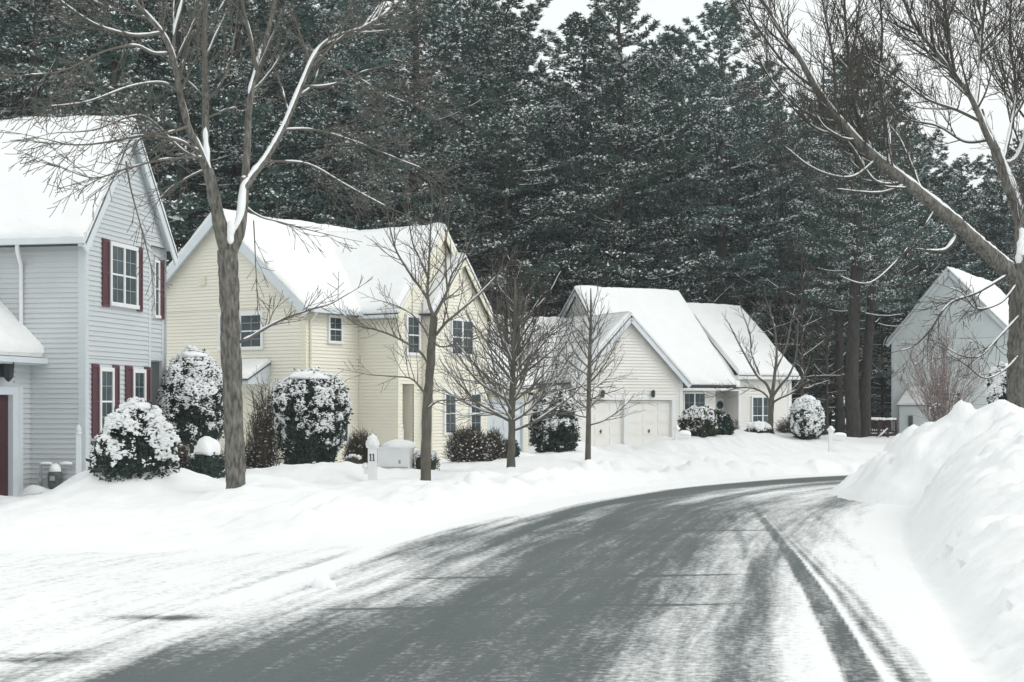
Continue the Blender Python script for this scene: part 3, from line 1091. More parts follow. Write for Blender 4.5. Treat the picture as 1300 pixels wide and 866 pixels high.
h.roof((tw0 - .25, mp, ze - .25 * slw + .12), (tw0 - .25, mw + .25, ze - .25 * slw + .12), (tpk, mw + .25, zpw + .12), (tpk, mp, zpw + .12), .2, (1, 1, 0, 0), 13)
h.roof((tw1 + .25, mp, ze - .25 * slr + .12), (tw1 + .25, mw + .25, ze - .25 * slr + .12), (tpk, mw + .25, zpw + .12), (tpk, mp, zpw + .12), .2, (1, 1, 0, 0), 14)
slb = (zpb - ze) / 1.6
h.roof((tb0 - .2, 0, ze - .2 * slb + .1), (tb0 - .2, mbay + .22, ze - .2 * slb + .1), (5.5, mbay + .22, zpb + .1), (5.5, 0, zpb + .1), .16, (1, 1, 0, 0), 15)
h.roof((tb1 + .2, 0, ze - .2 * slb + .1), (tb1 + .2, mbay + .22, ze - .2 * slb + .1), (5.5, mbay + .22, zpb + .1), (5.5, 0, zpb + .1), .16, (1, 1, 0, 0), 16)
rake_boards(h, 0, [(-.29, ov, ze - ov * sl - .05), (-.29, mp, zp - .05), (-.29, -7.5, ze - ov * sl - .05)], M['white_cool'], hh=.26)
rake_boards(h, 0, [(tw0 - .24, mw + .24, ze - .24 * slw - .04), (tpk, mw + .24, zpw - .04), (tw1 + .24, mw + .24, ze - .24 * slr - .04)], M['h2trim'], hh=.2)
rake_boards(h, 0, [(tb0 - .2, mbay + .2, ze - .2 * slb - .04), (5.5, mbay + .2, zpb - .04), (tb1 + .2, mbay + .2, ze - .2 * slb - .04)], M['h2trim'], hh=.18)
h.beams('soffit', M['white_cool'], [((-.15, .0, ze - .04), (-.15, mp, zp - .04), .28, .02), ((-.15, -7.2, ze - .04), (-.15, mp, zp - .04), .28, .02)])
gutter(h, (-.1, ov + .06, ze - .17), (tw0 - .05, ov + .06, ze - .17), M['white_cool'], s=.11)
gutter(h, (tw0 - .32, ov, ze - .27), (tw0 - .32, mw + .2, ze - .27), M['white_cool'], s=.1)
mb = MB()
mb.tube([h.p(.16, ov + .04, ze - .2), h.p(.16, .06, ze - .5), h.p(.16, .06, -.2)], [.04] * 3, 6)
mb.build('downspout', M['h2trim'], h.root)
h.window('m', h.m_(279), h.m_(335.5), 3.55, 4.72, -.012, -1, 2, trim=.09)
h.window('t', h.t(415), h.t(433), 3.74, 4.62, .012, 1, 1)
h.window('t', h.t(431.5), h.t(441), .55, 2.15, .012, 1, 1, grid=(1, 2))
h.window('t', h.t(514, mw), h.t(531.5, mw), 3.4, 4.68, mw + .012, 1, 1)
h.window('t', h.t(570.5, mbay), h.t(599.5, mbay), 3.42, 4.66, mbay + .012, 1, 2)
h.window('t', h.t(562, mbay), h.t(577.5, mbay), .8, 2.2, mbay + .012, 1, 1)
h.window('t', h.t(594.5, mbay), h.t(609.5, mbay), .8, 2.2, mbay + .012, 1, 1)
mb = MB()
h.box(mb, tw0 + .28, 3.3, .82, .86, -.3, 2.25)
d = mb.build('front_door', M['white_cool'], h.root)
mb = MB()
h.box(mb, tw0 + .36, tw0 + .56, .862, .875, -.0, 2.05)
mb.build('pane', M['glass'], d)
mb = MB()
h.box(mb, tw0 + .50, tw0 + .62, mw - .35, mw - .23, -.5, .95)
mb.lathe(h.p(tw0 + .56, mw - .29, .95), [(.085, 0), (.085, .04), (.04, .07), (.075, .14), (.06, .2), (0, .24)], 10)
mb.build('newel_post', M['white'], h.root)
garage_door(h, 7.95, 10.52, -.3, 1.86, mw - .36, M['door_pale'], 4, 4, False)
mb = MB()
h.box(mb, 7.83, 7.95, mw - .38, mw - .27, -.4, 1.98)
h.box(mb, 10.52, 10.64, mw - .38, mw - .27, -.4, 1.98)
h.box(mb, 7.95, 10.52, mw - .38, mw - .27, 1.86, 1.98)
mb.build('door_surround', M['white_cool'], h.root)
h.roof((tw1, mw, 2.38), (tg1 + .12, mw, 2.38), (tg1 + .12, -2.1, 5.1), (tw1, -2.1, 5.1), .2, (1, 1, 0, 0), 17)
h.roof((tw1, -5.8, 2.38), (tg1 + .12, -5.8, 2.38), (tg1 + .12, -2.1, 5.1), (tw1, -2.1, 5.1), .2, (1, 1, 0, 0), 18)
rake_boards(h, 0, [(tg1 + .1, mw, 2.24), (tg1 + .1, -2.1, 4.96), (tg1 + .1, -5.8, 2.24)], M['h2trim'], hh=.18)
gutter(h, (tw1, mw + .05, 2.28), (tg1 + .1, mw + .05, 2.28), M['h2trim'], s=.1)
# side-door awning
m0, m1 = h.m_(300), h.m_(343)
mb = MB()
P = [h.p(-.02, m0, 2.42), h.p(-.02, m1, 2.42), h.p(-1.0, m1, 2.42), h.p(-1.0, m0, 2.42), h.p(-.02, m0, 3.05), h.p(-.02, m1, 3.05), h.p(-1.0, m1, 2.56), h.p(-1.0, m0, 2.56)]
mb.hexa(P)
aw = mb.build('awning', M['white_cool'], h.root)
ro = h.roof((-1.08, m0 - .05, 2.58), (-1.08, m1 + .06, 2.58), (-.03, m1 + .06, 3.12), (-.03, m0 - .05, 3.12), .15, (1, 1, 0, 1), 19, .05, 'awning_roof')
mb = MB()
h.box(mb, -.05, -.018, h.m_(308) - .02, h.m_(335), -.4, 2.1)
mb.build('side_door', M['h2trim'], h.root)
mb = MB()
mv = h.m_(258)
h.box(mb, -.07, -.016, mv - .14, mv + .14, 5.65, 5.95)
for k in range(4):
    h.box(mb, -.085, -.07, mv - .12, mv + .12, 5.68 + k * .065, 5.70 + k * .065)
mb.build('wall_vent', M['h2trim'], h.root)
mb = MB()
mk = h.m_(366)
mb.tube([h.p(-.02, mk - .5, .1), h.p(-.14, mk - .45, .1), h.p(-.14, mk, .1), h.p(-.14, mk + .02, .04), h.p(-.14, mk + .02, -.5)], [.03] * 5, 6)
mb.build('wall_pipe', M['dark'], h.root)

# ---- third house: cream with double garage
h = House('clapboard_house', 730, 64, 62, 'cream single-storey house with two cream garage doors under a gable', -.3)
H3 = h
Lg = h.t(865)
tpk = h.t(797)
ze, zp = 2.95, 5.75
w = MB()
d0, d1, d2, d3 = h.t(735.5), h.t(791.6), h.t(797), h.t(852.6)
zd = 1.98
h.lap(w, 't', 0, d0, 0, -.6, zd, 1)
h.lap(w, 't', d1, d2, 0, -.6, zd, 1)
h.lap(w, 't', d3, Lg, 0, -.6, zd, 1)
h.lap(w, 't', 0, Lg, 0, zd, ze, 1, (tpk, zp))
h.lap(w, 'm', -6, 0, 0, -.6, ze, -1)
h.lap(w, 'm', -6, 0, Lg, -.6, ze, 1)
mA, mR, mB_ = -.9, -2.0, -.75
tA1 = h.t(908, mA)
tR1 = h.t(938, mB_)
tE = h.t(1003, mB_)
zeA, zeB = 2.62, 3.15
h.lap(w, 't', Lg, tA1, mA, -.6, zeA, 1)
h.lap(w, 'm', mR, mA, tA1, -.6, zeA, 1)
h.lap(w, 't', tA1, tR1, mR, -.6, zeA, 1)
h.lap(w, 'm', mR, mB_, tR1, -.6, zeA, -1)
h.lap(w, 't', tR1, tE, mB_, -.6, zeB, 1)
mrg = -5.2
h.lap(w, 'm', mrg * 2, mB_, tE, -.6, zeB, 1, (mrg, 6.5))
tM0 = h.t(735, mrg)
h.lap(w, 'm', mrg * 2 + .6, -.8, tM0, 2.5, 2.9, -1, (mrg, 7.3))
h.lap(w, 't', -3.5, tE, mrg * 2, -.6, 2.9, -1)
h.lap(w, 'm', mrg * 2, -2.2, -3.5, -.6, 2.9, -1, (-6.2, 5.9))
h.lap(w, 't', -3.5, 0, -2.2, -.6, 2.9, 1)
w.build('wall', M['h3'], h.root)
c = MB()
h.box(c, -.045, .14, 0, .056, -.6, zd + .3)
h.box(c, Lg - .12, Lg + .056, 0, .056, -.6, ze)
h.box(c, tE - .14, tE + .056, mB_, mB_ + .056, -.6, zeB)
h.box(c, tR1 - .056, tR1 + .12, mB_, mB_ + .056, -.6, zeA)
build_each(c, 'corner_board', M['white'], h.root)
for a, b in ((d0, d1), (d2, d3)):
    garage_door(h, a, b, -.25, zd - .02, -.12, M['door_cream'], 4, 3)
mb = MB()
h.box(mb, d0 - .18, d0, -.14, .06, -.4, zd + .16)
h.box(mb, d1, d2, -.14, .058, -.4, zd)
h.box(mb, d3, d3 + .2, -.14, .06, -.4, zd + .16)
h.box(mb, d0, d3, -.14, .062, zd, zd + .16)
mb.build('door_surround', M['white'], h.root)
lamp(h, h.t(763), h.z(500, h.t(763), 0), .05, 1.0)
lamp(h, h.t(827), h.z(500, h.t(827), 0), .05, 1.0)
s1, s2 = (zp - ze) / tpk, (zp - ze) / (Lg - tpk)
h.roof((-.3, -6, ze - .3 * s1 + .12), (-.3, .32, ze - .3 * s1 + .12), (tpk, .32, zp + .12), (tpk, -6, zp + .12), .2, (1, 1, 0, 0), 21)
h.roof((Lg + .3, -6, ze - .3 * s2 + .12), (Lg + .3, .32, ze - .3 * s2 + .12), (tpk, .32, zp + .12), (tpk, -6, zp + .12), .2, (1, 1, 0, 0), 22)
rake_boards(h, 0, [(-.3, .3, ze - .3 * s1 - .04), (tpk, .3, zp - .04), (Lg + .3, .3, ze - .3 * s2 - .04)], M['white_cool'], hh=.26)
# main roofs
tS = h.t(862, mrg)
zr1, zr2 = 7.45, 6.8
h.roof((tM0 - .25, -.4, 2.72), (tS, -.4, 2.72), (tS, mrg, zr1), (tM0 - .25, mrg, zr1), .2, (1, 1, 0, 1), 23)
h.roof((tM0 - .25, mrg * 2 - .2, 2.72), (tS, mrg * 2 - .2, 2.72), (tS, mrg, zr1), (tM0 - .25, mrg, zr1), .2, (1, 1, 0, 1), 24)
tX = h.t(941, -.3)
h.roof((tS, -.38, 2.62), (tX, -.38, 2.62), (tX, mrg, zr2), (tS, mrg, zr2), .2, (1, 0, 0, 0), 25)
mbx = -.38
kz = 2.62 + (.55) * (zr2 - 2.62) / (-mrg - .38)
h.roof((tX, mbx - .12, 3.2), (tE + .35, mbx - .12, 3.2), (tE + .35, mrg, zr2), (tX, mrg, zr2), .2, (1, 1, 0, 0), 26)
h.roof((tS, mrg * 2 - .2, 2.62), (tE + .35, mrg * 2 - .2, 2.62), (tE + .35, mrg, zr2), (tS, mrg, zr2), .2, (1, 1, 0, 0), 27)
rake_boards(h, 0, [(tM0 - .22, -.4, 2.56), (tM0 - .22, mrg, zr1 - .16), (tM0 - .22, mrg * 2, 2.56)], M['white_cool'], hh=.2)
rake_boards(h, 0, [(tE + .33, mbx - .1, 3.05), (tE + .33, mrg, zr2 - .16), (tE + .33, mrg * 2, 2.56)], M['white'], hh=.2)
gutter(h, (Lg + .05, -.33, 2.5), (tX, -.33, 2.5), M['white'], s=.12)
gutter(h, (tX - .1, mbx - .06, 3.08), (tE + .35, mbx - .06, 3.08), M['white'], s=.14)
mb = MB()
h.box(mb, tX - .02, tX + .1, -1.2, -.5, 2.45, 3.2)
h.box(mb, Lg + .02, tX - .1, -.88, -.4, 2.42, 2.45)
mb.build('soffit', M['h3'], h.root)
# lower wing to the left
h.roof((-3.8, -1.9, 2.75), (tM0 - .3, -1.9, 2.75), (tM0 - .3, -6.2, 5.95), (-3.8, -6.2, 5.95), .2, (1, 0, 0, 1), 28)
h.roof((-3.8, -10.5, 2.75), (tM0 - .3, -10.5, 2.75), (tM0 - .3, -6.2, 5.95), (-3.8, -6.2, 5.95), .2, (1, 0, 0, 1), 29)
h.window('t', h.t(865.8, mA) + .02, h.t(895, mA), .45, 2.38, mA + .012, 1, 2)
h.window('t', h.t(953, mB_), h.t(981, mB_), .3, 2.2, mB_ + .012, 1, 2)
mb = MB()
h.box(mb, h.t(908, mR), h.t(921, mR), mR + .02, mR + .07, -.3, 2.12)
d = mb.build('front_door', M['door_pale'], h.root)
mb = MB()
td = h.t(913, mR)
mb.tube([h.p(td, mR + .07, 1.75), h.p(td, mR + .12, 1.75)], [.2, .16], 12, cap=True)
mb.build('wreath', M['yew'], d)
mb = MB()
h.box(mb, h.t(921, mR), h.t(921, mR) + .1, mR + .02, mR + .09, -.3, 2.2)
h.box(mb, h.t(908, mR) - .12, h.t(908, mR), mR + .02, mR + .09, -.3, 2.2)
mb.build('door_surround', M['white'], h.root)

# ---- fourth house: grey-blue gable beyond the snow pile
h = House('clapboard_house', 1133, 80, 120, 'grey-blue gabled house half hidden by the tall snow pile', -.2)
H4 = h
Lg = h.t(1289)
tpk = h.t(1205)
ze, zp = 5.45, 9.1
w = MB()
h.lap(w, 't', 0, Lg, 0, -.6, ze, 1, (tpk, zp), .15)
h.lap(w, 'm', -11, 0, 0, -.6, ze, -1, None, .15)
h.lap(w, 'm', -11, 0, Lg, -.6, ze, 1, None, .15)
h.lap(w, 't', 0, Lg, -11, -.6, ze, -1, (tpk, zp), .15)
w.build('wall', M['h4'], h.root)
c = MB()
h.box(c, -.045, .12, 0, .056, -.6, ze)
h.box(c, Lg - .12, Lg + .056, 0, .056, -.6, ze)
build_each(c, 'corner_board', M['h1trim'], h.root)
s1, s2 = (zp - ze) / tpk, (zp - ze) / (Lg - tpk)
h.roof((-.3, -11.3, ze - .3 * s1 + .12), (-.3, .2, ze - .3 * s1 + .12), (tpk, .2, zp + .12), (tpk, -11.3, zp + .12), .18, (1, 1, 0, 1), 41)
h.roof((Lg + .3, -11.3, ze - .3 * s2 + .12), (Lg + .3, .2, ze - .3 * s2 + .12), (tpk, .2, zp + .12), (tpk, -11.3, zp + .12), .18, (1, 1, 0, 1), 42)
rake_boards(h, 0, [(-.28, .18, ze - .28 * s1 - .05), (tpk, .18, zp - .05), (Lg + .28, .18, ze - .28 * s2 - .05)], M['h1trim'], hh=.22)
t0, t1 = h.t(1142, .5), h.t(1178, .5)
mb = MB()
h.lap(mb, 't', t0, t1, .55, -.4, 1.75, 1)
h.lap(mb, 'm', 0, .55, t0, -.4, 1.75, -1)
h.lap(mb, 'm', 0, .55, t1, -.4, 1.75, 1)
tm = (t0 + t1) / 2
mb.add([h.p(t0 - .1, .62, 1.7), h.p(t1 + .1, .62, 1.7), h.p(t1 - .05, .02, 2.62), h.p(t0 + .35, .02, 2.62), h.p(t0 - .1, .02, 1.7), h.p(t1 + .1, .02, 1.7)],
       [[0, 1, 2, 3]])
mb.add([h.p(t0 - .1, .62, 1.7), h.p(t0 + .35, .02, 2.62), h.p(t0 - .1, .02, 1.7)], [[0, 1, 2]])
mb.add([h.p(t1 + .1, .62, 1.7), h.p(t1 - .05, .02, 2.62), h.p(t1 + .1, .02, 1.7)], [[0, 2, 1]])
bo = mb.build('bump_out', M['h4'], h.root)
h2_ = h.roof((t0 - .14, .68, 1.74), (t1 + .14, .68, 1.74), (t1 - .1, .03, 2.68), (t0 + .35, .03, 2.68), .12, (1, 1, 0, 1), 44, .04, 'bump_out_roof')
mb = MB()
h.box(mb, tm - .25, tm - .02, .57, .68, .55, 1.15)
h.box(mb, tm - .2, tm - .07, .68, .72, .65, 1.0)
mb.build('flue_vent', M['meter'], h.root)
for a, b in ((1196, 1206), (1214.5, 1220.5)):
    h.window('t', h.t(a), h.t(b), 1.95, 2.45, .012, 1, 1, grid=(1, 1), trim=.03)
# ------------------------------------------------------------------ bare trees
def norm3(x, y, z):
    l = math.sqrt(x * x + y * y + z * z) + 1e-9
    return x / l, y / l, z / l


class Bare:
    """collects limbs (thick tubes), twigs (thin prisms) and the snow lying on them"""

    def __init__(s, seed):
        s.r = random.Random(seed)
        s.seed = seed
        s.limbs, s.t0, s.t1, s.ra, s.rb = [], [], [], [], []

    def limb(s, pts, rads):
        s.limbs.append((np.array(pts, float), np.array(rads, float)))

    def grow(s, p, d, L, r, lvl, prm):
        rn = s.r
        n = max(3, int(L / prm['seg'][min(lvl, len(prm['seg']) - 1)]))
        st = L / n
        pts, rad = [p], [r]
        dens = prm['dens'][min(lvl, len(prm['dens']) - 1)]
        up = prm['up'][min(lvl, len(prm['up']) - 1)]
        wob = prm['wob']
        rmin = prm['rmin']
        for i in range(n):
            f = (i + 1) / n
            d = norm3(d[0] + rn.gauss(0, wob), d[1] + rn.gauss(0, wob), d[2] + rn.gauss(0, wob) + up * (.4 + f))
            p = (p[0] + d[0] * st, p[1] + d[1] * st, p[2] + d[2] * st)
            rr = max(rmin, r * (1 - .72 * f))
            pts.append(p)
            rad.append(rr)
            if lvl < prm['max'] and f > .12 and f < .97:
                k = st * dens
                while k > 0:
                    if rn.random() < k:
                        s.side(p, d, L, rr, f, lvl, prm)
                    k -= 1
        if r > prm.get('thick', .016):
            s.limb(pts, rad)
        else:
            for a, b, ra, rb in zip(pts[:-1], pts[1:], rad[:-1], rad[1:]):
                s.t0.append(a)
                s.t1.append(b)
                s.ra.append(ra)
                s.rb.append(rb)

    def side(s, p, d, L, rr, f, lvl, prm):
        rn = s.r
        ang = rn.uniform(*prm.get('ang', (.5, 1.0)))
        q = norm3(rn.gauss(0, 1), rn.gauss(0, 1), rn.gauss(0, 1) + prm.get('lift', .2))
        dt = q[0] * d[0] + q[1] * d[1] + q[2] * d[2]
        q = norm3(q[0] - dt * d[0], q[1] - dt * d[1], q[2] - dt * d[2])
        ca, sa = math.cos(ang), math.sin(ang)
        cd = (d[0] * ca + q[0] * sa, d[1] * ca + q[1] * sa, d[2] * ca + q[2] * sa)
        cl = L * rn.uniform(*prm['ratio']) * (1 - .5 * f)
        if 'cap' in prm:
            cl = min(cl, prm['cap'][min(lvl, len(prm['cap']) - 1)] * rn.uniform(.6, 1.1))
        if cl > prm['minL']:
            s.grow(p, cd, cl, max(prm['rmin'], min(rr * .62, cl * .014 + prm['rmin'] * .5)), lvl + 1, prm)

    def path(s, pts, r0, r1, prm, lvl=0, dens=None, f0=.2, wig=.03, L=None, pow_=1.0):
        """a limb along surveyed points, sprouting side shoots"""
        P = spline(np.array(pts, float), 6)
        n = len(P)
        rn = s.r
        w = fbm(P * 1.0 + s.seed * 3.1, .7, 2, s.seed)[:, None]
        P = P + (np.stack([fbm(P + 11, .6, 2, s.seed), fbm(P + 23, .6, 2, s.seed), fbm(P + 37, .6, 2, s.seed)], 1) - .5) * wig * np.linspace(0, 1, n)[:, None]
        rads = r0 + (r1 - r0) * np.linspace(0, 1, n) ** pow_
        s.limb(P, rads)
        seg = np.linalg.norm(np.diff(P, axis=0), axis=1)
        tot = seg.sum()
        Ls = L or tot * .75
        acc = 0
        for i in range(n - 1):
            acc += seg[i]
            f = acc / tot
            if f < f0:
                continue
            d = tuple((P[i + 1] - P[i]) / (seg[i] + 1e-9))
            k = seg[i] * (dens or prm['dens'][0]) * prm.get('many', 1)
            while k > 0:
                if rn.random() < k:
                    s.side(tuple(P[i + 1]), d, Ls, rads[i + 1], f * .6, lvl, prm)
                k -= 1
        # the tip carries on as a fine leader
        d = tuple((P[-1] - P[-2]) / (seg[-1] + 1e-9))
        s.grow(tuple(P[-1]), d, Ls * .5, r1, lvl + 1, prm)
        return P

    def finish(s, name, label, cat, group, base, mats, snow_amt=.5, trunk_sides=12, extra=None):
        root = thing(name, base, label, cat, group)
        tr, br, tw = MB(), MB(), MB()
        sn = MB()
        for k, (P, r) in enumerate(s.limbs):
            big = r[0] > .07
            if k == 0 or big:
                sd = trunk_sides if r[0] > .12 else 8
                n0 = tr.n
                tr.tube(P, r, sd)
                if r[0] > .12:          # bark relief
                    V = tr.v[-1]
                    c = np.repeat(P, sd, 0)
                    kk = 1 + .24 * (fbm(V * [1, 1, .35], .08, 3, 5) - .5) * 2
                    tr.v[-1] = c + (V - c) * kk[:, None]
            else:
                tw.tube(P, r, 5)
            # snow on the upper side
            if r[0] > .014 and snow_amt > 0:
                T = np.diff(P, axis=0)
                ln = np.linalg.norm(T, axis=1)
                t = T / (ln[:, None] + 1e-9)
                up = np.array([0, 0, 1.]) - t * t[:, 2:3]
                ul = np.linalg.norm(up, axis=1)
                mid = (P[1:] + P[:-1]) / 2
                keep = (ul > .22) & (fbm(mid, .55, 2, s.seed + 7) < .36 + snow_amt * np.where(r[1:] > .035, .54, np.where(r[1:] > .02, .22, .15)) * np.minimum(1, ul * 1.3)) & (r[1:] > .008)
                run = []
                for i in range(len(keep) + 1):
                    if i < len(keep) and keep[i]:
                        run.append(i)
                    elif run:
                        a, b = run[0], run[-1] + 2
                        pp, rr = P[a:b], r[a:b]
                        uu = np.concatenate([up[a:b - 1], up[b - 2:b - 1]])
                        uu = uu / (np.linalg.norm(uu, axis=1)[:, None] + 1e-9)
                        # densify so the strip looks clumpy
                        if len(pp) >= 2:
                            m = max(4, int(np.linalg.norm(np.diff(pp, axis=0), axis=1).sum() / .07))
                            x = np.linspace(0, len(pp) - 1, m)
                            ip = lambda q: np.stack([np.interp(x, np.arange(len(pp)), q[:, c]) for c in range(3)], 1)
                            p2, u2 = ip(pp), ip(uu)
                            r2 = np.interp(x, np.arange(len(pp)), rr)
                            g = .5 + 1.0 * fbm(p2, .11, 2, s.seed + 3)
                            env = np.minimum(1, np.minimum(np.arange(m), m - 1 - np.arange(m)) / 1.5 + .12)
                            rs = np.minimum(r2 * .62, .07) * g * env + .005 * env
                            sn.tube(p2 + u2 * (r2 * .72 + rs * .2)[:, None], rs, 6)
                        run = []
        if s.t0:
            tw.segs(s.t0, s.t1, s.ra, s.rb, 3)
        tr.build('trunk', mats[0], root)
        if tw.n:
            tw.build('crown', mats[2], root)
        for q, rad in (extra or []):
            sn.blob(q, rad, .3, .12, 4, 16, 10, -.8)
        if sn.n:
            sn.build('clinging_snow', M['snow_clump'], root)
        return root


def wp(lst, d, base=None):
    """(column,row[,extra distance]) list -> world points"""
    return [W(a[0], a[1], d + (a[2] if len(a) > 2 else 0)) for a in lst]


def pr(d, w):
    return w * d / F / 2


BIG = dict(seg=(.16, .14, .12, .10), dens=(2.6, 6.0, 6.0, 3.0), up=(.02, .05, .05, .04), wob=.06, rmin=.0056, max=3, ratio=(.42, .8), minL=.16, ang=(.4, .9), lift=.0, cap=(2.8, 1.5, .9), thick=.017, many=2.3)
DROOP = dict(BIG, up=(-.012, .012, .03, .03), lift=-.25, cap=(3.2, 1.5, .7))

# the tall maple in front of the first two houses
d = 25.5
t = Bare(5)
b = wp([(300, 632), (299.5, 612), (297, 545), (293, 430), (290, 350), (288, 318)], d)
t.limb(spline(np.array(b), 24), np.interp(np.linspace(0, 1, 121), [0, .05, .3, 1], [pr(d * .76, 40), pr(d * .76, 35), pr(d * .76, 33), pr(d * .76, 33)]))
f0 = wp([(288, 325), (279, 285), (272, 252, -.1), (264, 215, -.1)], d)
t.limb(spline(np.array(f0), 6), np.linspace(pr(d * .76, 25), pr(d * .76, 18), 19))
t.limb(spline(np.array(wp([(291, 325), (304, 290), (309, 252, .2), (311, 225, .3)], d)), 6), np.linspace(pr(d * .76, 23), pr(d * .76, 15), 19))
t.path(wp([(265, 222), (254, 196, -.2), (238, 158, -.4), (229, 120, -.6), (219, 74, -.8), (205, 42, -1), (172, 3, -1.2), (140, -40, -1.4), (105, -95, -1.6)], d), pr(d * .76, 14), pr(d * .76, 4), BIG, dens=1.6, L=2.6)
t.path(wp([(264, 220), (261, 180, .2), (261, 120, .4), (260, 50, .6), (262, -30, .7), (258, -120, .8), (262, -200, .8)], d), pr(d * .76, 14.5), pr(d * .76, 4), BIG, dens=1.4, L=2.6)
t.path(wp([(219, 74, -.8), (222, 40, -.7), (232, 0, -.5), (238, -50, -.3), (246, -120, 0)], d), pr(d * .76, 7), pr(d * .76, 3), BIG, dens=1.6, L=2.2)
t.path(wp([(311, 230, .3), (314, 185, .4), (317, 130, .5), (326, 92, .6), (336, 55, .7), (345, 18, .8), (356, -40, .9), (360, -120, 1.0)], d), pr(d * .76, 14), pr(d * .76, 4), BIG, dens=1.5, L=2.5)
t.path(wp([(326, 92, .6), (318, 50, .3), (308, 5, .1), (300, -60, -.1), (290, -130, -.2)], d), pr(d * .76, 7), pr(d * .76, 3), BIG, dens=1.6, L=2.2)
t.path(wp([(310, 240, .2), (322, 222, .4), (339, 200, .7), (360, 163, 1.0), (383, 108, 1.4), (400, 70, 1.7), (420, 50, 2.0), (470, 30, 2.5), (520, -10, 3), (560, -60, 3.3)], d), pr(d * .76, 13.5), pr(d * .76, 3), BIG, dens=1.8, L=2.6)
t.path(wp([(383, 108, 1.4), (402, 110, 1.5), (430, 105, 1.8), (470, 88, 2.1), (520, 80, 2.5)], d), pr(d * .76, 5), pr(d * .76, 2), DROOP, dens=2.2, L=1.9)
t.path(wp([(339, 206, .7), (360, 205, .9), (395, 210, 1.2), (440, 235, 1.4), (490, 262, 1.5)], d), pr(d * .76, 5), pr(d * .76, 1.6), DROOP, dens=2.8, L=1.8)
t.path(wp([(360, 165, 1.0), (400, 165, 1.2), (450, 180, 1.6), (500, 200, 1.9), (540, 215, 2.1)], d), pr(d * .76, 4.5), pr(d * .76, 1.6), DROOP, dens=2.8, L=1.8)
t.path(wp([(400, 72, 1.7), (440, 90, 2.0), (490, 120, 2.2), (545, 140, 2.6)], d), pr(d * .76, 4.5), pr(d * .76, 1.6), DROOP, dens=2.6, L=1.8)
# low limbs sweeping left over the roof
t.path(wp([(252, 192, -.3), (225, 178, -.8), (185, 172, -1.3), (140, 180, -1.8), (95, 184, -2.2), (62, 178, -2.4)], d), pr(d * .76, 6), pr(d * .76, 1.6), DROOP, dens=2.8, L=1.7)
t.path(wp([(256, 200, -.3), (236, 160 + 40, -.9), (200, 190 + 14, -1.4), (160, 214, -1.8), (120, 226, -2.1), (80, 214, -2.3)], d), pr(d * .76, 5), pr(d * .76, 1.5), DROOP, dens=2.8, L=1.6)
t.path(wp([(258, 205, .2), (230, 190, -.4), (190, 152, -1.0), (165, 148, -1.3), (120, 165, -1.7), (75, 168, -2)], d), pr(d * .76, 5), pr(d * .76, 1.5), DROOP, dens=2.6, L=1.6)
t.path(wp([(240, 160, -.4), (215, 168, -.8), (196, 170, -1.0)], d), pr(d * .76, 6), pr(d * .76, 2.5), BIG, dens=1.2, L=1.2)
t.path(wp([(215, 68, -.8), (195, 68, -1.1), (170, 58, -1.5), (130, 66, -2), (80, 90, -2.4), (30, 95, -2.8)], d), pr(d * .76, 6), pr(d * .76, 1.8), DROOP, dens=2.4, L=2.0)
t.path(wp([(228, 118, -.6), (205, 105, -1.0), (165, 110, -1.5), (110, 130, -2), (60, 135, -2.3)], d), pr(d * .76, 4.5), pr(d * .76, 1.6), DROOP, dens=2.6, L=1.8)
t.path(wp([(205, 42, -1), (170, 45, -1.4), (125, 33, -1.8), (85, 8, -2.2), (50, -20, -2.5)], d), pr(d * .76, 6), pr(d * .76, 2), BIG, dens=1.8, L=2.0)
t.path(wp([(160, 205, -1.8), (166, 240, -1.9), (178, 285, -2), (190, 330, -2), (194, 360, -2)], d), pr(d * .76, 3), pr(d * .76, 1.2), DROOP, dens=3.2, L=.9)
t.path(wp([(262, 215, 0), (240, 225, .6), (215, 240, 1.2), (195, 262, 1.6)], d), pr(d * .76, 4), pr(d * .76, 1.4), DROOP, dens=2.6, L=1.3)
t.path(wp([(262, 150, .4), (285, 140, .8), (300, 135, 1.1)], d), pr(d * .76, 4), pr(d * .76, 1.5), BIG, dens=1.6, L=1.2)
t.path(wp([(226, 92, -.6), (240, 105, -.4), (258, 121, .2)], d), pr(d * .76, 4), pr(d * .76, 2.4), BIG, dens=1.0, L=.8)
# low limb to the right across the yellow house
t.path(wp([(305, 434, -.2), (318, 429, -.5), (332, 420, -.7), (358, 406, -1.0), (393, 394, -1.4), (420, 386, -1.7), (445, 372, -1.9)], d), pr(d * .76, 6.5), pr(d * .76, 1.4), dict(DROOP, up=(.05, .05, .04, .04), lift=.4), dens=2.0, L=1.0)
t.path(wp([(310, 262, .2), (330, 275, .5), (356, 282, .9), (392, 292, 1.2), (425, 300, 1.4)], d), pr(d * .76, 4), pr(d * .76, 1.3), DROOP, dens=2.4, L=1.1)
t.path(wp([(322, 280, .4), (324, 320, .5), (326, 370, .5), (327, 396, .5)], d), pr(d * .76, 2.4), pr(d * .76, 1.2), DROOP, dens=2.6, L=.8)
p = WX(300, d)
t.finish('maple_tree', 'large bare maple with snow-lined limbs standing between the blue-grey and yellow houses', 'tree', None, (p[0], p[1], 0), (M['bark'], M['bark'], M['twig']), 1.25, 16, [(W(294, 303, 25.42), (.075, .075, .13)), (W(294, 292, 25.42), (.085, .08, .17))])

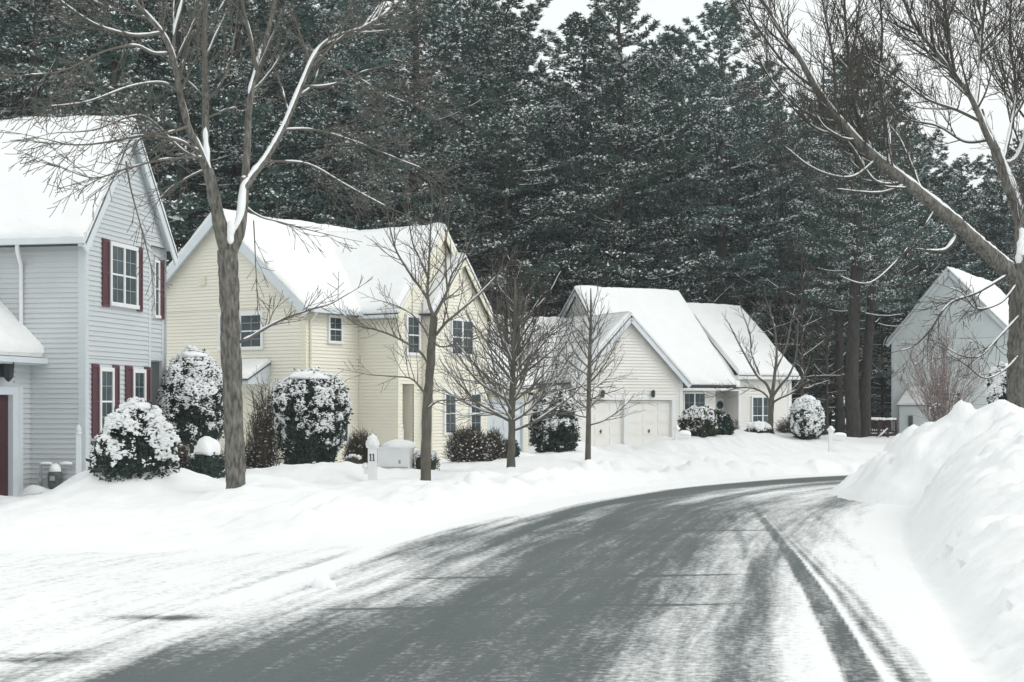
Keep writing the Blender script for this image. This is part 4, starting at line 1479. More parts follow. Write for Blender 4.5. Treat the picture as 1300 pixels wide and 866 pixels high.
# the big tree behind the right-hand snow pile
d = 32
t = Bare(9)
UPW = dict(BIG, up=(.03, .07, .06, .05), lift=.35, many=3.4, cap=(3.6, 1.7, .8), dens=(2.4, 6.0, 6.0, 3.0))
b = wp([(1297, 600), (1295, 520), (1296, 430), (1296, 370), (1293, 335)], d)
t.limb(spline(np.array(b), 24), np.linspace(pr(d * .70, 46), pr(d * .70, 40), 97))
t.path(wp([(1290, 352), (1262, 328, -.2), (1238, 306, -.4), (1200, 272, -.7), (1150, 232, -1.0), (1110, 200, -1.3), (1075, 165, -1.6), (1040, 120, -1.9), (1015, 75, -2.1), (985, 30, -2.3), (955, -20, -2.5)], d), pr(d * .70, 33), pr(d * .70, 4), UPW, dens=1.5, L=3.0, f0=.32, pow_=.8)
t.path(wp([(1105, 196, -1.3), (1090, 150, -1.3), (1083, 120, -1.2), (1076, 60, -1.1), (1072, 0, -1), (1070, -60, -1)], d), pr(d * .70, 9), pr(d * .70, 3), UPW, dens=1.8, L=2.6)
t.path(wp([(1060, 146, -1.7), (1060, 95, -1.6), (1052, 40, -1.5), (1040, -20, -1.4)], d), pr(d * .70, 6), pr(d * .70, 3), UPW, dens=1.8, L=2.2)
t.path(wp([(1035, 112, -1.9), (1000, 85, -2.2), (965, 40, -2.5), (940, -5, -2.8)], d), pr(d * .70, 5), pr(d * .70, 2.5), UPW, dens=2.2, L=2.2)
t.path(wp([(1150, 232, -1), (1110, 230, -1.3), (1075, 180, -1.6), (1030, 160, -2), (985, 110, -2.4), (960, 70, -2.6)], d), pr(d * .70, 6), pr(d * .70, 2), UPW, dens=2.0, L=2.2)
t.path(wp([(1130, 215, -1.1), (1128, 170, -.9), (1118, 110, -.6), (1120, 40, -.3), (1115, -30, 0)], d), pr(d * .70, 7), pr(d * .70, 3), UPW, dens=1.8, L=2.4)
t.path(wp([(1294, 345), (1296, 290, .3), (1285, 250, .4), (1272, 215, .5), (1264, 190, .5)], d), pr(d * .70, 22), pr(d * .70, 17), UPW, dens=.6, L=2.0)
t.path(wp([(1265, 195, .5), (1252, 170, .4), (1240, 140, .3), (1225, 112, .2), (1195, 75, 0), (1160, 30, -.2), (1140, -20, -.4)], d), pr(d * .70, 14), pr(d * .70, 4), UPW, dens=2.0, L=3.0)
t.path(wp([(1238, 140, .3), (1243, 100, .5), (1246, 50, .8), (1252, -10, 1.0), (1250, -70, 1)], d), pr(d * .70, 10), pr(d * .70, 3), UPW, dens=2.0, L=2.8)
t.path(wp([(1265, 200, .5), (1280, 208, .8), (1296, 190, 1.2), (1308, 130, 1.6), (1315, 60, 1.8), (1312, -20, 2)], d), pr(d * .70, 12), pr(d * .70, 4), UPW, dens=1.8, L=2.8)
t.path(wp([(1275, 203, .6), (1284, 160, .8), (1290, 110, 1.0), (1282, 50, 1.2), (1285, -10, 1.4)], d), pr(d * .70, 9), pr(d * .70, 3), UPW, dens=2.0, L=2.6)
t.path(wp([(1212, 92, .1), (1205, 50, 0), (1198, 0, -.1), (1190, -50, -.2)], d), pr(d * .70, 7), pr(d * .70, 3), UPW, dens=2.2, L=2.4)
t.path(wp([(1246, 155, .4), (1215, 140, 0), (1175, 125, -.4), (1135, 95, -.8), (1095, 70, -1.1)], d), pr(d * .70, 6), pr(d * .70, 2), UPW, dens=2.2, L=2.4)
t.path(wp([(1255, 178, .4), (1225, 180, .8), (1190, 160, 1.2), (1150, 150, 1.6), (1120, 120, 2)], d), pr(d * .70, 5), pr(d * .70, 2), UPW, dens=2.2, L=2.2)
t.path(wp([(1298, 330), (1310, 280, .5), (1335, 200, 1), (1350, 120, 1.4), (1355, 40, 1.6)], d), pr(d * .70, 22), pr(d * .70, 5), UPW, dens=1.6, L=3.0)
# low drooping limbs in front of the grey house
t.path(wp([(1215, 300, -.5), (1200, 318, -.8), (1175, 318, -1.1)], d), pr(d * .70, 9), pr(d * .70, 4), BIG, dens=1.2, L=.9)
t.path(wp([(1278, 350, -.3), (1240, 372, -.8), (1205, 386, -1.2), (1180, 420, -1.5), (1160, 440, -1.6), (1140, 446, -1.7)], d), pr(d * .70, 5), pr(d * .70, 1.4), DROOP, dens=2.2, L=1.4)
t.path(wp([(1290, 362, -.2), (1270, 385, -.6), (1240, 392, -1), (1222, 372, -1.3), (1205, 365, -1.5)], d), pr(d * .70, 4), pr(d * .70, 1.4), DROOP, dens=2.4, L=1.2)
t.path(wp([(1295, 400, -.2), (1265, 432, -.6), (1245, 452, -1), (1222, 452, -1.2), (1200, 440, -1.4)], d), pr(d * .70, 4), pr(d * .70, 1.3), DROOP, dens=2.4, L=1.2)
t.path(wp([(1293, 452, -.3), (1275, 470, -.6), (1250, 480, -.9), (1225, 462, -1.2), (1200, 445, -1.4)], d), pr(d * .70, 3.5), pr(d * .70, 1.3), DROOP, dens=2.2, L=1.0)
t.path(wp([(1190, 262, -.7), (1165, 300, -1), (1130, 340, -1.2), (1100, 360, -1.4), (1065, 350, -1.6)], d), pr(d * .70, 4), pr(d * .70, 1.4), DROOP, dens=2.4, L=1.4)
t.path(wp([(1150, 235, -1.0), (1115, 245, -1.4), (1062, 240, -1.8)], d), pr(d * .70, 6), pr(d * .70, 2.5), BIG, dens=1.6, L=1.2)
t.path(wp([(1110, 205, -1.3), (1080, 225, -1.7), (1035, 215, -2.0), (995, 185, -2.3)], d), pr(d * .70, 5), pr(d * .70, 1.8), DROOP, dens=2.4, L=1.6)
p = WX(1296, d)
t.finish('maple_tree', 'large bare tree with a snow-covered leaning limb rising behind the snow pile', 'tree', None, (p[0], p[1], 0), (M['bark'], M['bark'], M['twig_grey']), 1.7, 16)

# young street trees
YNG = dict(seg=(.16, .13, .11, .1), dens=(4.6, 6.0, 4.6, 3), up=(.05, .05, .04, .03), wob=.07, rmin=.0052, max=2, ratio=(.4, .75), minL=.16, ang=(.45, .9), lift=.3, cap=(1.5, .8, .5), thick=.014)
d = 31
t = Bare(21)
t.limb(spline(np.array(wp([(540, 616), (540.5, 600), (541, 545), (543, 505), (546, 470), (548, 440), (551, 402)], d)), 6), np.linspace(pr(d, 14), pr(d, 9.5), 37))
for pts, a, b_ in (([(551, 404), (543, 378), (544, 345, .2), (546, 300, .3), (548, 268, .3)], 7, 2.4), ([(543, 378), (530, 360, -.2), (517, 342, -.3), (503, 318, -.4), (496, 292, -.4), (492, 270, -.4)], 5.5, 2),
                   ([(543, 352, .1), (533, 328, .3), (525, 312, .3), (520, 285, .4), (518, 262, .4)], 4.5, 2), ([(552, 402), (560, 386, .2), (567, 372, .3), (574, 348, .4), (586, 330, .5), (596, 305, .6)], 6, 2),
                   ([(554, 425), (566, 410, -.2), (578, 400, -.4), (596, 385, -.6), (612, 370, -.8), (630, 350, -.9)], 6, 2), ([(546, 466), (536, 450, .2), (524, 440, .3), (500, 427, .5), (475, 418, .7), (456, 414, .9), (436, 400, 1)], 5.5, 2),
                   ([(543, 505), (532, 490, -.3), (520, 480, -.4), (495, 478, -.6), (470, 476, -.8)], 4.5, 1.6), ([(542, 520), (552, 512, -.3), (562, 508, -.4), (585, 508, -.6), (610, 500, -.8)], 4, 1.6),
                   ([(548, 440), (540, 420, .5), (528, 404, .7), (512, 392, .9), (490, 384, 1.1)], 4, 1.6), ([(549, 430), (558, 440, -.2), (580, 438, -.5), (606, 428, -.7)], 3.6, 1.5), ([(568, 370, .3), (566, 340, .4), (566, 310, .5), (570, 280, .5)], 4, 1.8)):
    t.path(wp(pts, d), pr(d, a * .72), pr(d, b_ * .7), YNG, dens=6.0, L=1.45, f0=.12)
p = WX(540, d)
t.finish('young_tree', 'young bare tree with a twice-forked trunk in front of the yellow house entry', 'tree', None, (p[0], p[1], 0), (M['bark_young'], M['bark_young'], M['twig']), .45, 10)


def leader_tree(seed, px, pybase, d, pytop, wpx, hw, y0, y1, n, label, prm, mats, snow=.4, el=(.35, .95), lean=0, name='young_tree'):
    """straight trunk with a central leader and rising side limbs"""
    t = Bare(seed)
    rn = t.r
    tr = wp([(px, pybase + 10), (px + lean * .2, pybase - 30), (px + lean * .5, (pybase + pytop) / 2), (px + lean, pytop + 40), (px + lean, pytop)], d)
    P = spline(np.array(tr), 8)
    rr = pr(d, wpx) * (1 - .86 * np.linspace(0, 1, len(P)) ** 1.1)
    t.limb(P, rr)
    for i in range(n):
        f = (i + rn.random() * .8) / n
        py = y0 + (y1 - y0) * f
        z = EYE - (py - HZ) * d / F
        k = int(np.argmin(abs(P[:, 2] - z)))
        az = i * 2.4 + rn.uniform(-.4, .4)
        e = el[0] + (el[1] - el[0]) * f + rn.uniform(-.15, .15)
        L = hw * d / F * (1.12 - .75 * max(0, f - .35)) * rn.uniform(.75, 1.15)
        t.grow(tuple(P[k]), (math.cos(az) * math.cos(e), math.sin(az) * math.cos(e), math.sin(e)), L, min(rr[k] * .55, .012 * L + .008), 0, prm)
    b = WX(px, d)
    return t.finish(name, label, 'tree', None, (b[0], b[1], 0), mats, snow, 9)


bk = (M['bark_young'], M['bark_young'], M['twig'])
BUSHY = dict(YNG, rmin=.0047, dens=(4.8, 5.6, 4, 3), wob=.06, ang=(.4, .8))
leader_tree(31, 648, 597, 36, 352, 12.5, 104, 544, 436, 38, 'young bare tree with dense rising limbs before the pale garage door', BUSHY, bk, .8, (.3, 1.2), 6)
leader_tree(32, 746, 588, 41, 366, 8.5, 60, 536, 395, 32, 'young bare tree with a thin straight leader before the cream double garage', BUSHY, bk, .8, (.25, 1.15), 4)
d = 65
t = Bare(33)
t.limb(spline(np.array(wp([(978, 562), (978, 545), (979, 520), (980, 502)], d)), 6), np.linspace(pr(d, 8), pr(d, 6.5), 19))
SM = dict(YNG, rmin=.010, dens=(4, 5, 4, 3), minL=.3)
for pts, a, b_ in (([(980, 504), (973, 488), (962, 478), (952, 462), (940, 440), (930, 420)], 4, 1.6), ([(980, 504), (983, 480, .3), (986, 450, .4), (984, 420, .5), (978, 395, .5)], 5, 1.6), ([(981, 503), (992, 488, -.3), (1002, 476, -.5), (1010, 455, -.6), (1012, 430, -.7)], 4, 1.5),
                   ([(980, 512), (990, 506, -.3), (1003, 500, -.6), (1016, 490, -.8), (1022, 475, -1)], 3.4, 1.3), ([(979, 510), (968, 498, .6), (950, 492, .9), (932, 494, 1.2), (914, 500, 1.4)], 3, 1.2), ([(966, 480, .2), (955, 450, .6), (952, 425, .8), (944, 400, 1)], 3, 1.4), ([(985, 470, .3), (998, 440, .6), (1004, 410, .8)], 3, 1.3)):
    t.path(wp(pts, d), pr(d, a), pr(d, b_), SM, dens=2.4, L=1.9, f0=.15)
p = WX(978, d)
t.finish('young_tree', 'small bare vase-shaped tree in front of the cream house end window', 'tree', None, (p[0], p[1], 0), bk, .5, 8)

# bare trees among the pines' feet
FAR = dict(seg=(.3, .25, .2), dens=(2.4, 3.0, 2.6), up=(.03, .03, .03), wob=.08, rmin=.011, max=2, ratio=(.35, .62), minL=.4, ang=(.45, 1.0), lift=.15, cap=(2.6, 1.3, .7), thick=.03)
DNS = dict(FAR, dens=(3.2, 3.8, 3.4), rmin=.012)
tb = (M['twig_brown'], M['twig_brown'], M['twig_brown'])
td = (M['twig_dark'], M['twig_dark'], M['twig_dark'])
leader_tree(41, 662, 560, 58, 325, 11, 90, 500, 350, 34, 'dark dense bare tree filling the gap between the yellow and cream houses', DNS, td, .2, (.2, 1.1), -8, 'bare_tree')
leader_tree(42, 640, 560, 63, 330, 8, 60, 500, 335, 26, 'thin dark bare tree just behind the yellow house gable', DNS, td, .1, (.2, 1.1), 4, 'bare_tree')
for sd, px, pb, dd, pt_, w_, hw, n_, lab, mt_ in (
        (43, 905, 552, 80, 330, 6, 70, 22, 'thin brown bare tree above the ridge end of the cream house', tb),
        (44, 1018, 556, 76, 300, 6, 75, 26, 'brown bare sapling rising behind the snowy round bush', tb),
        (45, 1050, 556, 79, 340, 5, 70, 24, 'twiggy brown sapling left of the two dark pine trunks', tb),
        (46, 1120, 556, 84, 380, 5, 60, 18, 'snow-streaked bare sapling behind the wooden deck', td),
        (47, 960, 552, 84, 280, 6, 70, 20, 'slim bare tree in the dark gap right of the cream house roof', tb),
        (48, 1150, 500, 88, 260, 6, 80, 22, 'bare tree behind the left slope of the grey-blue house', td),
        (49, 560, 540, 66, 250, 6, 70, 20, 'slender bare tree behind the ridge of the yellow house', td),
        (50, 770, 540, 78, 300, 6, 70, 20, 'bare tree rising behind the ridge of the cream house', td)):
    leader_tree(sd, px, pb, dd, pt_, w_, hw, pb - 40, pt_ + 20, n_, lab, FAR, mt_, .8, (.1, .9), 0, 'bare_tree')

# ------------------------------------------------------------------ pines
def pine_proto(seed, h=26., zb=.10, Lmax=4.3, dens=15., top=.8, rtr=.33):
    rg = np.random.default_rng(seed)
    tr, fo, sn = MB(), MB(), MB()
    nz = 16
    zz = np.linspace(-.4, h * .985, nz)
    wx = np.cumsum(rg.normal(0, .05, nz))
    wy = np.cumsum(rg.normal(0, .05, nz))
    wx -= wx[0]
    wy -= wy[0]
    rad = rtr * (1 - zz.clip(0) / h) ** .8 + .03
    tr.tube(np.stack([wx, wy, zz], 1), rad, 9)
    z = zb * h
    C, Dv, SZ, B0, B1, BR0, BR1, SB = [], [], [], [], [], [], [], []
    gap = rg.random(200)
    while z < h * .985:
        f = (z - zb * h) / (h * (1 - zb))
        nb = rg.integers(3, 6)
        a0 = rg.uniform(0, 6.28)
        for k in range(nb):
            if rg.random() < .13:
                continue
            az = a0 + k * 6.283 / nb + rg.normal(0, .25)
            prof = (1 - f) ** top * (.62 + .38 * min(1, f / .2)) + .05
            L = Lmax * prof * rg.uniform(.5, 1.22)
            e = -.10 + .50 * f + .45 * f ** 5 + rg.normal(0, .10)
            s = np.linspace(0, 1, 6)
            rr = L * s * math.cos(e)
            hh = L * (s * math.sin(e) + .16 * s ** 2 - .05 * np.sin(s * 3.14))
            cx, cy = np.interp(z, zz, wx), np.interp(z, zz, wy)
            az2 = az + .12 * s * rg.normal()
            P = np.stack([cx + rr * np.cos(az2), cy + rr * np.sin(az2), z + hh], 1)
            B0 += list(P[:-1])
            B1 += list(P[1:])
            br = .012 + .009 * L
            w = br * (1 - .8 * s)
            BR0 += list(w[:-1])
            BR1 += list(w[1:])
            alive = rg.random() > .38 * max(0, 1 - f / .34)
            if rg.random() < (.42 if alive else .9):
                SB += [(P[i], P[i + 1], w[i]) for i in range(1, 4)]
            if not alive:
                continue
            K = int(L * dens * 2.1) + 16
            u = .22 + .8 * rg.random(K) ** .75
            u = np.minimum(u, 1.03)
            c = np.stack([np.interp(u, s, P[:, i]) for i in range(3)], 1)
            side = np.array([-math.sin(az), math.cos(az), 0])
            lat = rg.uniform(-1, 1, K) * (1.12 - .8 * u) * .42 * L
            # gather the sprays into clumps
            cl = np.round(u * 4 + np.sign(lat) * .3) * .25
            u2 = u * .55 + cl * .45
            c = np.stack([np.interp(np.minimum(u2, 1.03), s, P[:, i]) for i in range(3)], 1)
            c = c + side * lat[:, None] + np.array([math.cos(az), math.sin(az), 0]) * (np.abs(lat) * .45)[:, None]
            c[:, 2] += rg.normal(0, .05, K) + .05 + np.abs(lat) * .06
            C.append(c)
            Dv.append(np.tile([math.cos(az) * .6, math.sin(az) * .6, .35], (K, 1)) + side * (np.sign(lat) * .5)[:, None])
            SZ.append(np.full(K, .85 + .3 * rg.random()))
        z += .50 + .34 * rg.random() + .16 * (1 - f)
    tr.segs(B0, B1, BR0, BR1, 4)
    C, Dv, SZ = np.concatenate(C), np.concatenate(Dv), np.concatenate(SZ)
    n = len(C)
    k = 5
    cc = np.repeat(C, k, 0)
    rs = rg.normal(0, 1, (n * k, 3))
    rs /= np.linalg.norm(rs, axis=1)[:, None]
    rs[:, 2] *= .6
    dd = np.repeat(Dv, k, 0) + rs * .95
    dd /= np.linalg.norm(dd, axis=1)[:, None]
    ln = .235 * np.repeat(SZ, k) * rg.uniform(.65, 1.3, n * k)
    pv = np.cross(dd, rg.normal(0, 1, (n * k, 3)))
    pv /= np.linalg.norm(pv, axis=1)[:, None]
    wdt = .030 * rg.uniform(.7, 1.5, n * k)
    base = cc - dd * (ln * .15)[:, None]
    mid = cc + dd * (ln * .4)[:, None]
    V = np.stack([base, mid + pv * wdt[:, None], cc + dd * ln[:, None], mid - pv * wdt[:, None]], 1).reshape(-1, 3)
    fo.add(V, np.arange(n * k * 4).reshape(-1, 4))
    # snow riding on the sprays, in patches
    nz_ = fbm(C, .9, 2, seed + 100) + .25 * (rg.random(n) - .5)
    keep = nz_ > .475
    S = np.concatenate([C[keep] + rg.normal(0, .09, (keep.sum(), 3)) * [1, 1, .4] + [0, 0, .06] for _ in range(2)])
    nz_ = np.concatenate([nz_[keep]] * 2)
    m = len(S)
    sz = rg.uniform(.022, .068, m) * (.85 + .8 * (nz_ - .5) * 4).clip(.5, 1.6)
    an = rg.uniform(0, 6.28, m)
    ring = []
    for q in range(4):
        a = an + q * 1.5708
        st = rg.uniform(.6, 1.4, m)
        ring.append(S + np.stack([np.cos(a) * sz * st, np.sin(a) * sz * st, rg.normal(0, .03, m) - .02], 1))
    apex = S + np.stack([rg.normal(0, .02, m), rg.normal(0, .02, m), sz * .62], 1)
    V = np.stack([*ring, apex], 1).reshape(-1, 3)
    i = np.arange(m)[:, None] * 5
    Fc = np.concatenate([i + np.array([[0, 1, 4]]), i + np.array([[1, 2, 4]]), i + np.array([[2, 3, 4]]), i + np.array([[3, 0, 4]])], 0)
    sn.add(V, Fc, 0, True)
    if SB:
        a = np.array([q[0] for q in SB])
        b_ = np.array([q[1] for q in SB])
        w = np.array([q[2] for q in SB])
        sn.segs(a + np.stack([w * 0, w * 0, w * .8], 1), b_ + np.stack([w * 0, w * 0, w * .7], 1), w * .8 + .012, w * .65 + .01, 4)
    return tr, fo, sn, h


class Pine:
    def __init__(s, *a, **k):
        tr, fo, sn, s.h = pine_proto(*a, **k)
        s.me = []
        for nm, mb, mt in (('trunk', tr, M['pine_bark']), ('crown', fo, M['needle']), ('clinging_snow', sn, M['snow_clump'])):
            o = mb.build(nm, mt)
            s.me.append((nm, o.data))
            bpy.data.objects.remove(o)

    def place(s, px, d, ytop, label, group, rot, wide=1.0, name='pine_tree'):
        p = WX(px, d)
        zg = -.1
        h = EYE + (HZ - ytop) * d / F - zg
        root = thing(name, (p[0], p[1], zg), label, 'pine tree', group)
        k = h / s.h
        root.scale = (k * wide, k * wide, k)
        root.rotation_euler = (0, 0, rot)
        for nm, me in s.me:
            o = bpy.data.objects.new(nm, me)
            COL.objects.link(o)
            o.parent = root
            if nm == 'clinging_snow':
                o['kind'] = 'stuff'
        return root


PN = [Pine(1, 26, .08, 5.6, 16, .55), Pine(2, 27, .12, 5.2, 16, .45), Pine(3, 25, .07, 6.2, 14, .6), Pine(4, 28, .10, 5.4, 16, .5), Pine(6, 26, .34, 5.2, 17, .5, .5)]
YP = Pine(7, 12, .03, 3.2, 15, .95)
rg = random.Random(77)
front = [
    (-30, 60, -170, 'huge dark pine at the left picture edge behind the blue-grey roof', 0), (45, 57, -150, 'dark pine behind the middle of the blue-grey roof ridge', 1), (112, 62, -120, 'dark pine rising behind the peak of the blue-grey house', 2),
    (232, 62, -130, 'pine directly behind the fork of the big maple', 0), (300, 66, -110, 'pine behind the left gable peak of the yellow house', 1),
    (420, 68, -90, 'broad pine behind the middle of the yellow roof ridge', 3), 
    (535, 72, -60, 'pine standing above the yellow cross gable peak', 2), (640, 77, -30, 'tall pine whose tip borders the left side of the sky gap', 3),
    (735, 83, 22, 'pine just right of the sky gap', 2), (782, 80, -14, 'tallest pine behind the cream house ridge', 0), 
    (850, 90, 45, 'lower pine in the notch left of the pointed pine', 1), (908, 84, 8, 'pointed pine standing free against the white sky', 2), (958, 90, 85, 'pine sloping down from the pointed one to the right', 3),
    (1040, 95, 120, 'mid-height pine left of the domed one', 1), (1082, 86, 66, 'domed pine behind the thick bare trunks beside the deck', 2), (1128, 96, 150, 'lower pine right of the domed pine', 2),
    (1172, 98, 175, 'low pine whose top meets the white sky left of the grey house peak', 3), (1222, 101, 205, 'lowest pine directly above the grey-blue house peak', 1), (1268, 102, 195, 'pine behind the right end of the grey-blue roof', 0), (1318, 98, 170, 'pine at the right picture edge', 2)]
for i, (px, d, yt, lab, k) in enumerate(front):
    PN[k].place(px, d, yt, lab, None, rg.uniform(0, 6.28), rg.uniform(1.12, 1.35))
# a second and third row deeper in the wood
i = 0
for row, (dd, step, drop) in enumerate(((13, 58, 60), (27, 62, 80))):
    px = -60 + row * 25
    while px < 1400:
        base = np.interp(px, [q[0] for q in front], [q[1] for q in front])
        top = np.interp(px, [q[0] for q in front], [q[2] for q in front])
        d = base + dd + rg.uniform(-3, 3)
        yt = max(top, 30 if px > 660 else -60) + drop * rg.uniform(.5, 1.1)
        if 680 < px < 725:
            yt = max(yt, 110)
        PN[(i * 3 + row) % 4].place(px + rg.uniform(-14, 14), d, yt, ('dark pine in the second row of the wood, half hidden' if row == 0 else 'dark pine deep in the wood, glimpsed between nearer crowns'),
                                    'pines in the second row' if row == 0 else 'pines deep in the wood', rg.uniform(0, 6.28), rg.uniform(.95, 1.2))
        i += 1
        px += step * rg.uniform(.85, 1.15)
for px, d, yt, lab in ((655, 70, 360, 'young evergreen in the dark gap right of the yellow gable'), (900, 82, 330, 'young evergreen behind the right end of the cream roof'), (1000, 88, 350, 'young evergreen among the brown saplings'), (1048, 90, 330, 'young evergreen left of the two dark trunks'),
                       (1125, 92, 340, 'young evergreen behind the deck rail'), (520, 66, 240, 'young evergreen behind the yellow roof valley'), (700, 74, 330, 'young evergreen at the left end of the cream ridge'), (150, 52, 60, 'young evergreen close behind the blue-grey gable'),
                       (215, 60, 180, 'young evergreen between the blue-grey and yellow roofs'), (1100, 97, 330, 'young evergreen far behind the deck'), (960, 95, 330, 'young evergreen far behind the small vase-shaped tree')):
    YP.place(px, d, yt, lab, None, rg.uniform(0, 6.28), 1.25, 'young_pine')
# high-crowned pines whose thick bare trunks stand in the open
for k, (px, d, yt, wd, tilt, lab) in enumerate(((1082, 73, 70, 1.0, .5, 'big pine with the thickest bare trunk left of the deck'), (1097, 75, 110, .8, 2.5, 'pine with a dark trunk leaning right beside the deck steps'), (1066, 79, 130, .75, -.5, 'pine with a slimmer dark trunk left of the thickest one'),
                                                 (990, 86, 150, .7, 0, 'pine with a straight bare trunk right of the cream roof'), (845, 84, 90, .7, .5, 'pine with a bare trunk behind the step of the cream ridge'), (728, 80, 130, .7, 1, 'pine with a bare trunk above the left end of the cream ridge'))):
    r_ = PN[4].place(px, d, yt, lab, None, .7 * k, wd)
    r_.rotation_euler = (0, R(tilt), 0)
# ------------------------------------------------------------------ shrubs
ICO = None


def ico():
    global ICO
    if ICO is None:
        g = (1 + 5 ** .5) / 2
        v = np.array([(-1, g, 0), (1, g, 0), (-1, -g, 0), (1, -g, 0), (0, -1, g), (0, 1, g), (0, -1, -g), (0, 1, -g), (g, 0, -1), (g, 0, 1), (-g, 0, -1), (-g, 0, 1)], float)
        v /= np.linalg.norm(v, axis=1)[:, None]
        f = np.array([(0, 11, 5), (0, 5, 1), (0, 1, 7), (0, 7, 10), (0, 10, 11), (1, 5, 9), (5, 11, 4), (11, 10, 2), (10, 7, 6), (7, 1, 8), (3, 9, 4), (3, 4, 2), (3, 2, 6), (3, 6, 8), (3, 8, 9), (4, 9, 5), (2, 4, 11), (6, 2, 10), (8, 6, 7), (9, 8, 1)])
        ICO = v, f
    return ICO


def clumps(mb, C, sz, rg, flat=.62):
    v, f = ico()
    n = len(C)
    if n == 0:
        return
    an = rg.uniform(0, 6.28, n)
    ca, sa = np.cos(an), np.sin(an)
    jit = 1 + .35 * rg.normal(0, 1, (n, 12, 1)).clip(-1, 1)
    V = np.tile(v, (n, 1, 1)) * jit
    ax = rg.uniform(.75, 1.35, (n, 1))
    x, y, z = V[..., 0] * ax, V[..., 1], V[..., 2] * flat
    V = np.stack([x * ca[:, None] - y * sa[:, None], x * sa[:, None] + y * ca[:, None], z], -1) * sz[:, None, None] + C[:, None, :]
    Fc = (np.arange(n)[:, None, None] * 12 + f[None]).reshape(-1, 3)
    mb.add(V.reshape(-1, 3), Fc, 0, True)


def leaves(mb, C, out, ln, wd, rg, spread=.9):
    n = len(C)
    d = out + rg.normal(0, spread, (n, 3))
    d /= np.linalg.norm(d, axis=1)[:, None]
    p = np.cross(d, rg.normal(0, 1, (n, 3)))
    p /= np.linalg.norm(p, axis=1)[:, None]
    l = ln * rg.uniform(.6, 1.35, n)
    w = wd * rg.uniform(.7, 1.3, n)
    mid = C + d * (l * .5)[:, None]
    V = np.stack([C, mid + p * w[:, None], C + d * l[:, None], mid - p * w[:, None]], 1).reshape(-1, 3)
    mb.add(V, np.arange(n * 4).reshape(-1, 4))


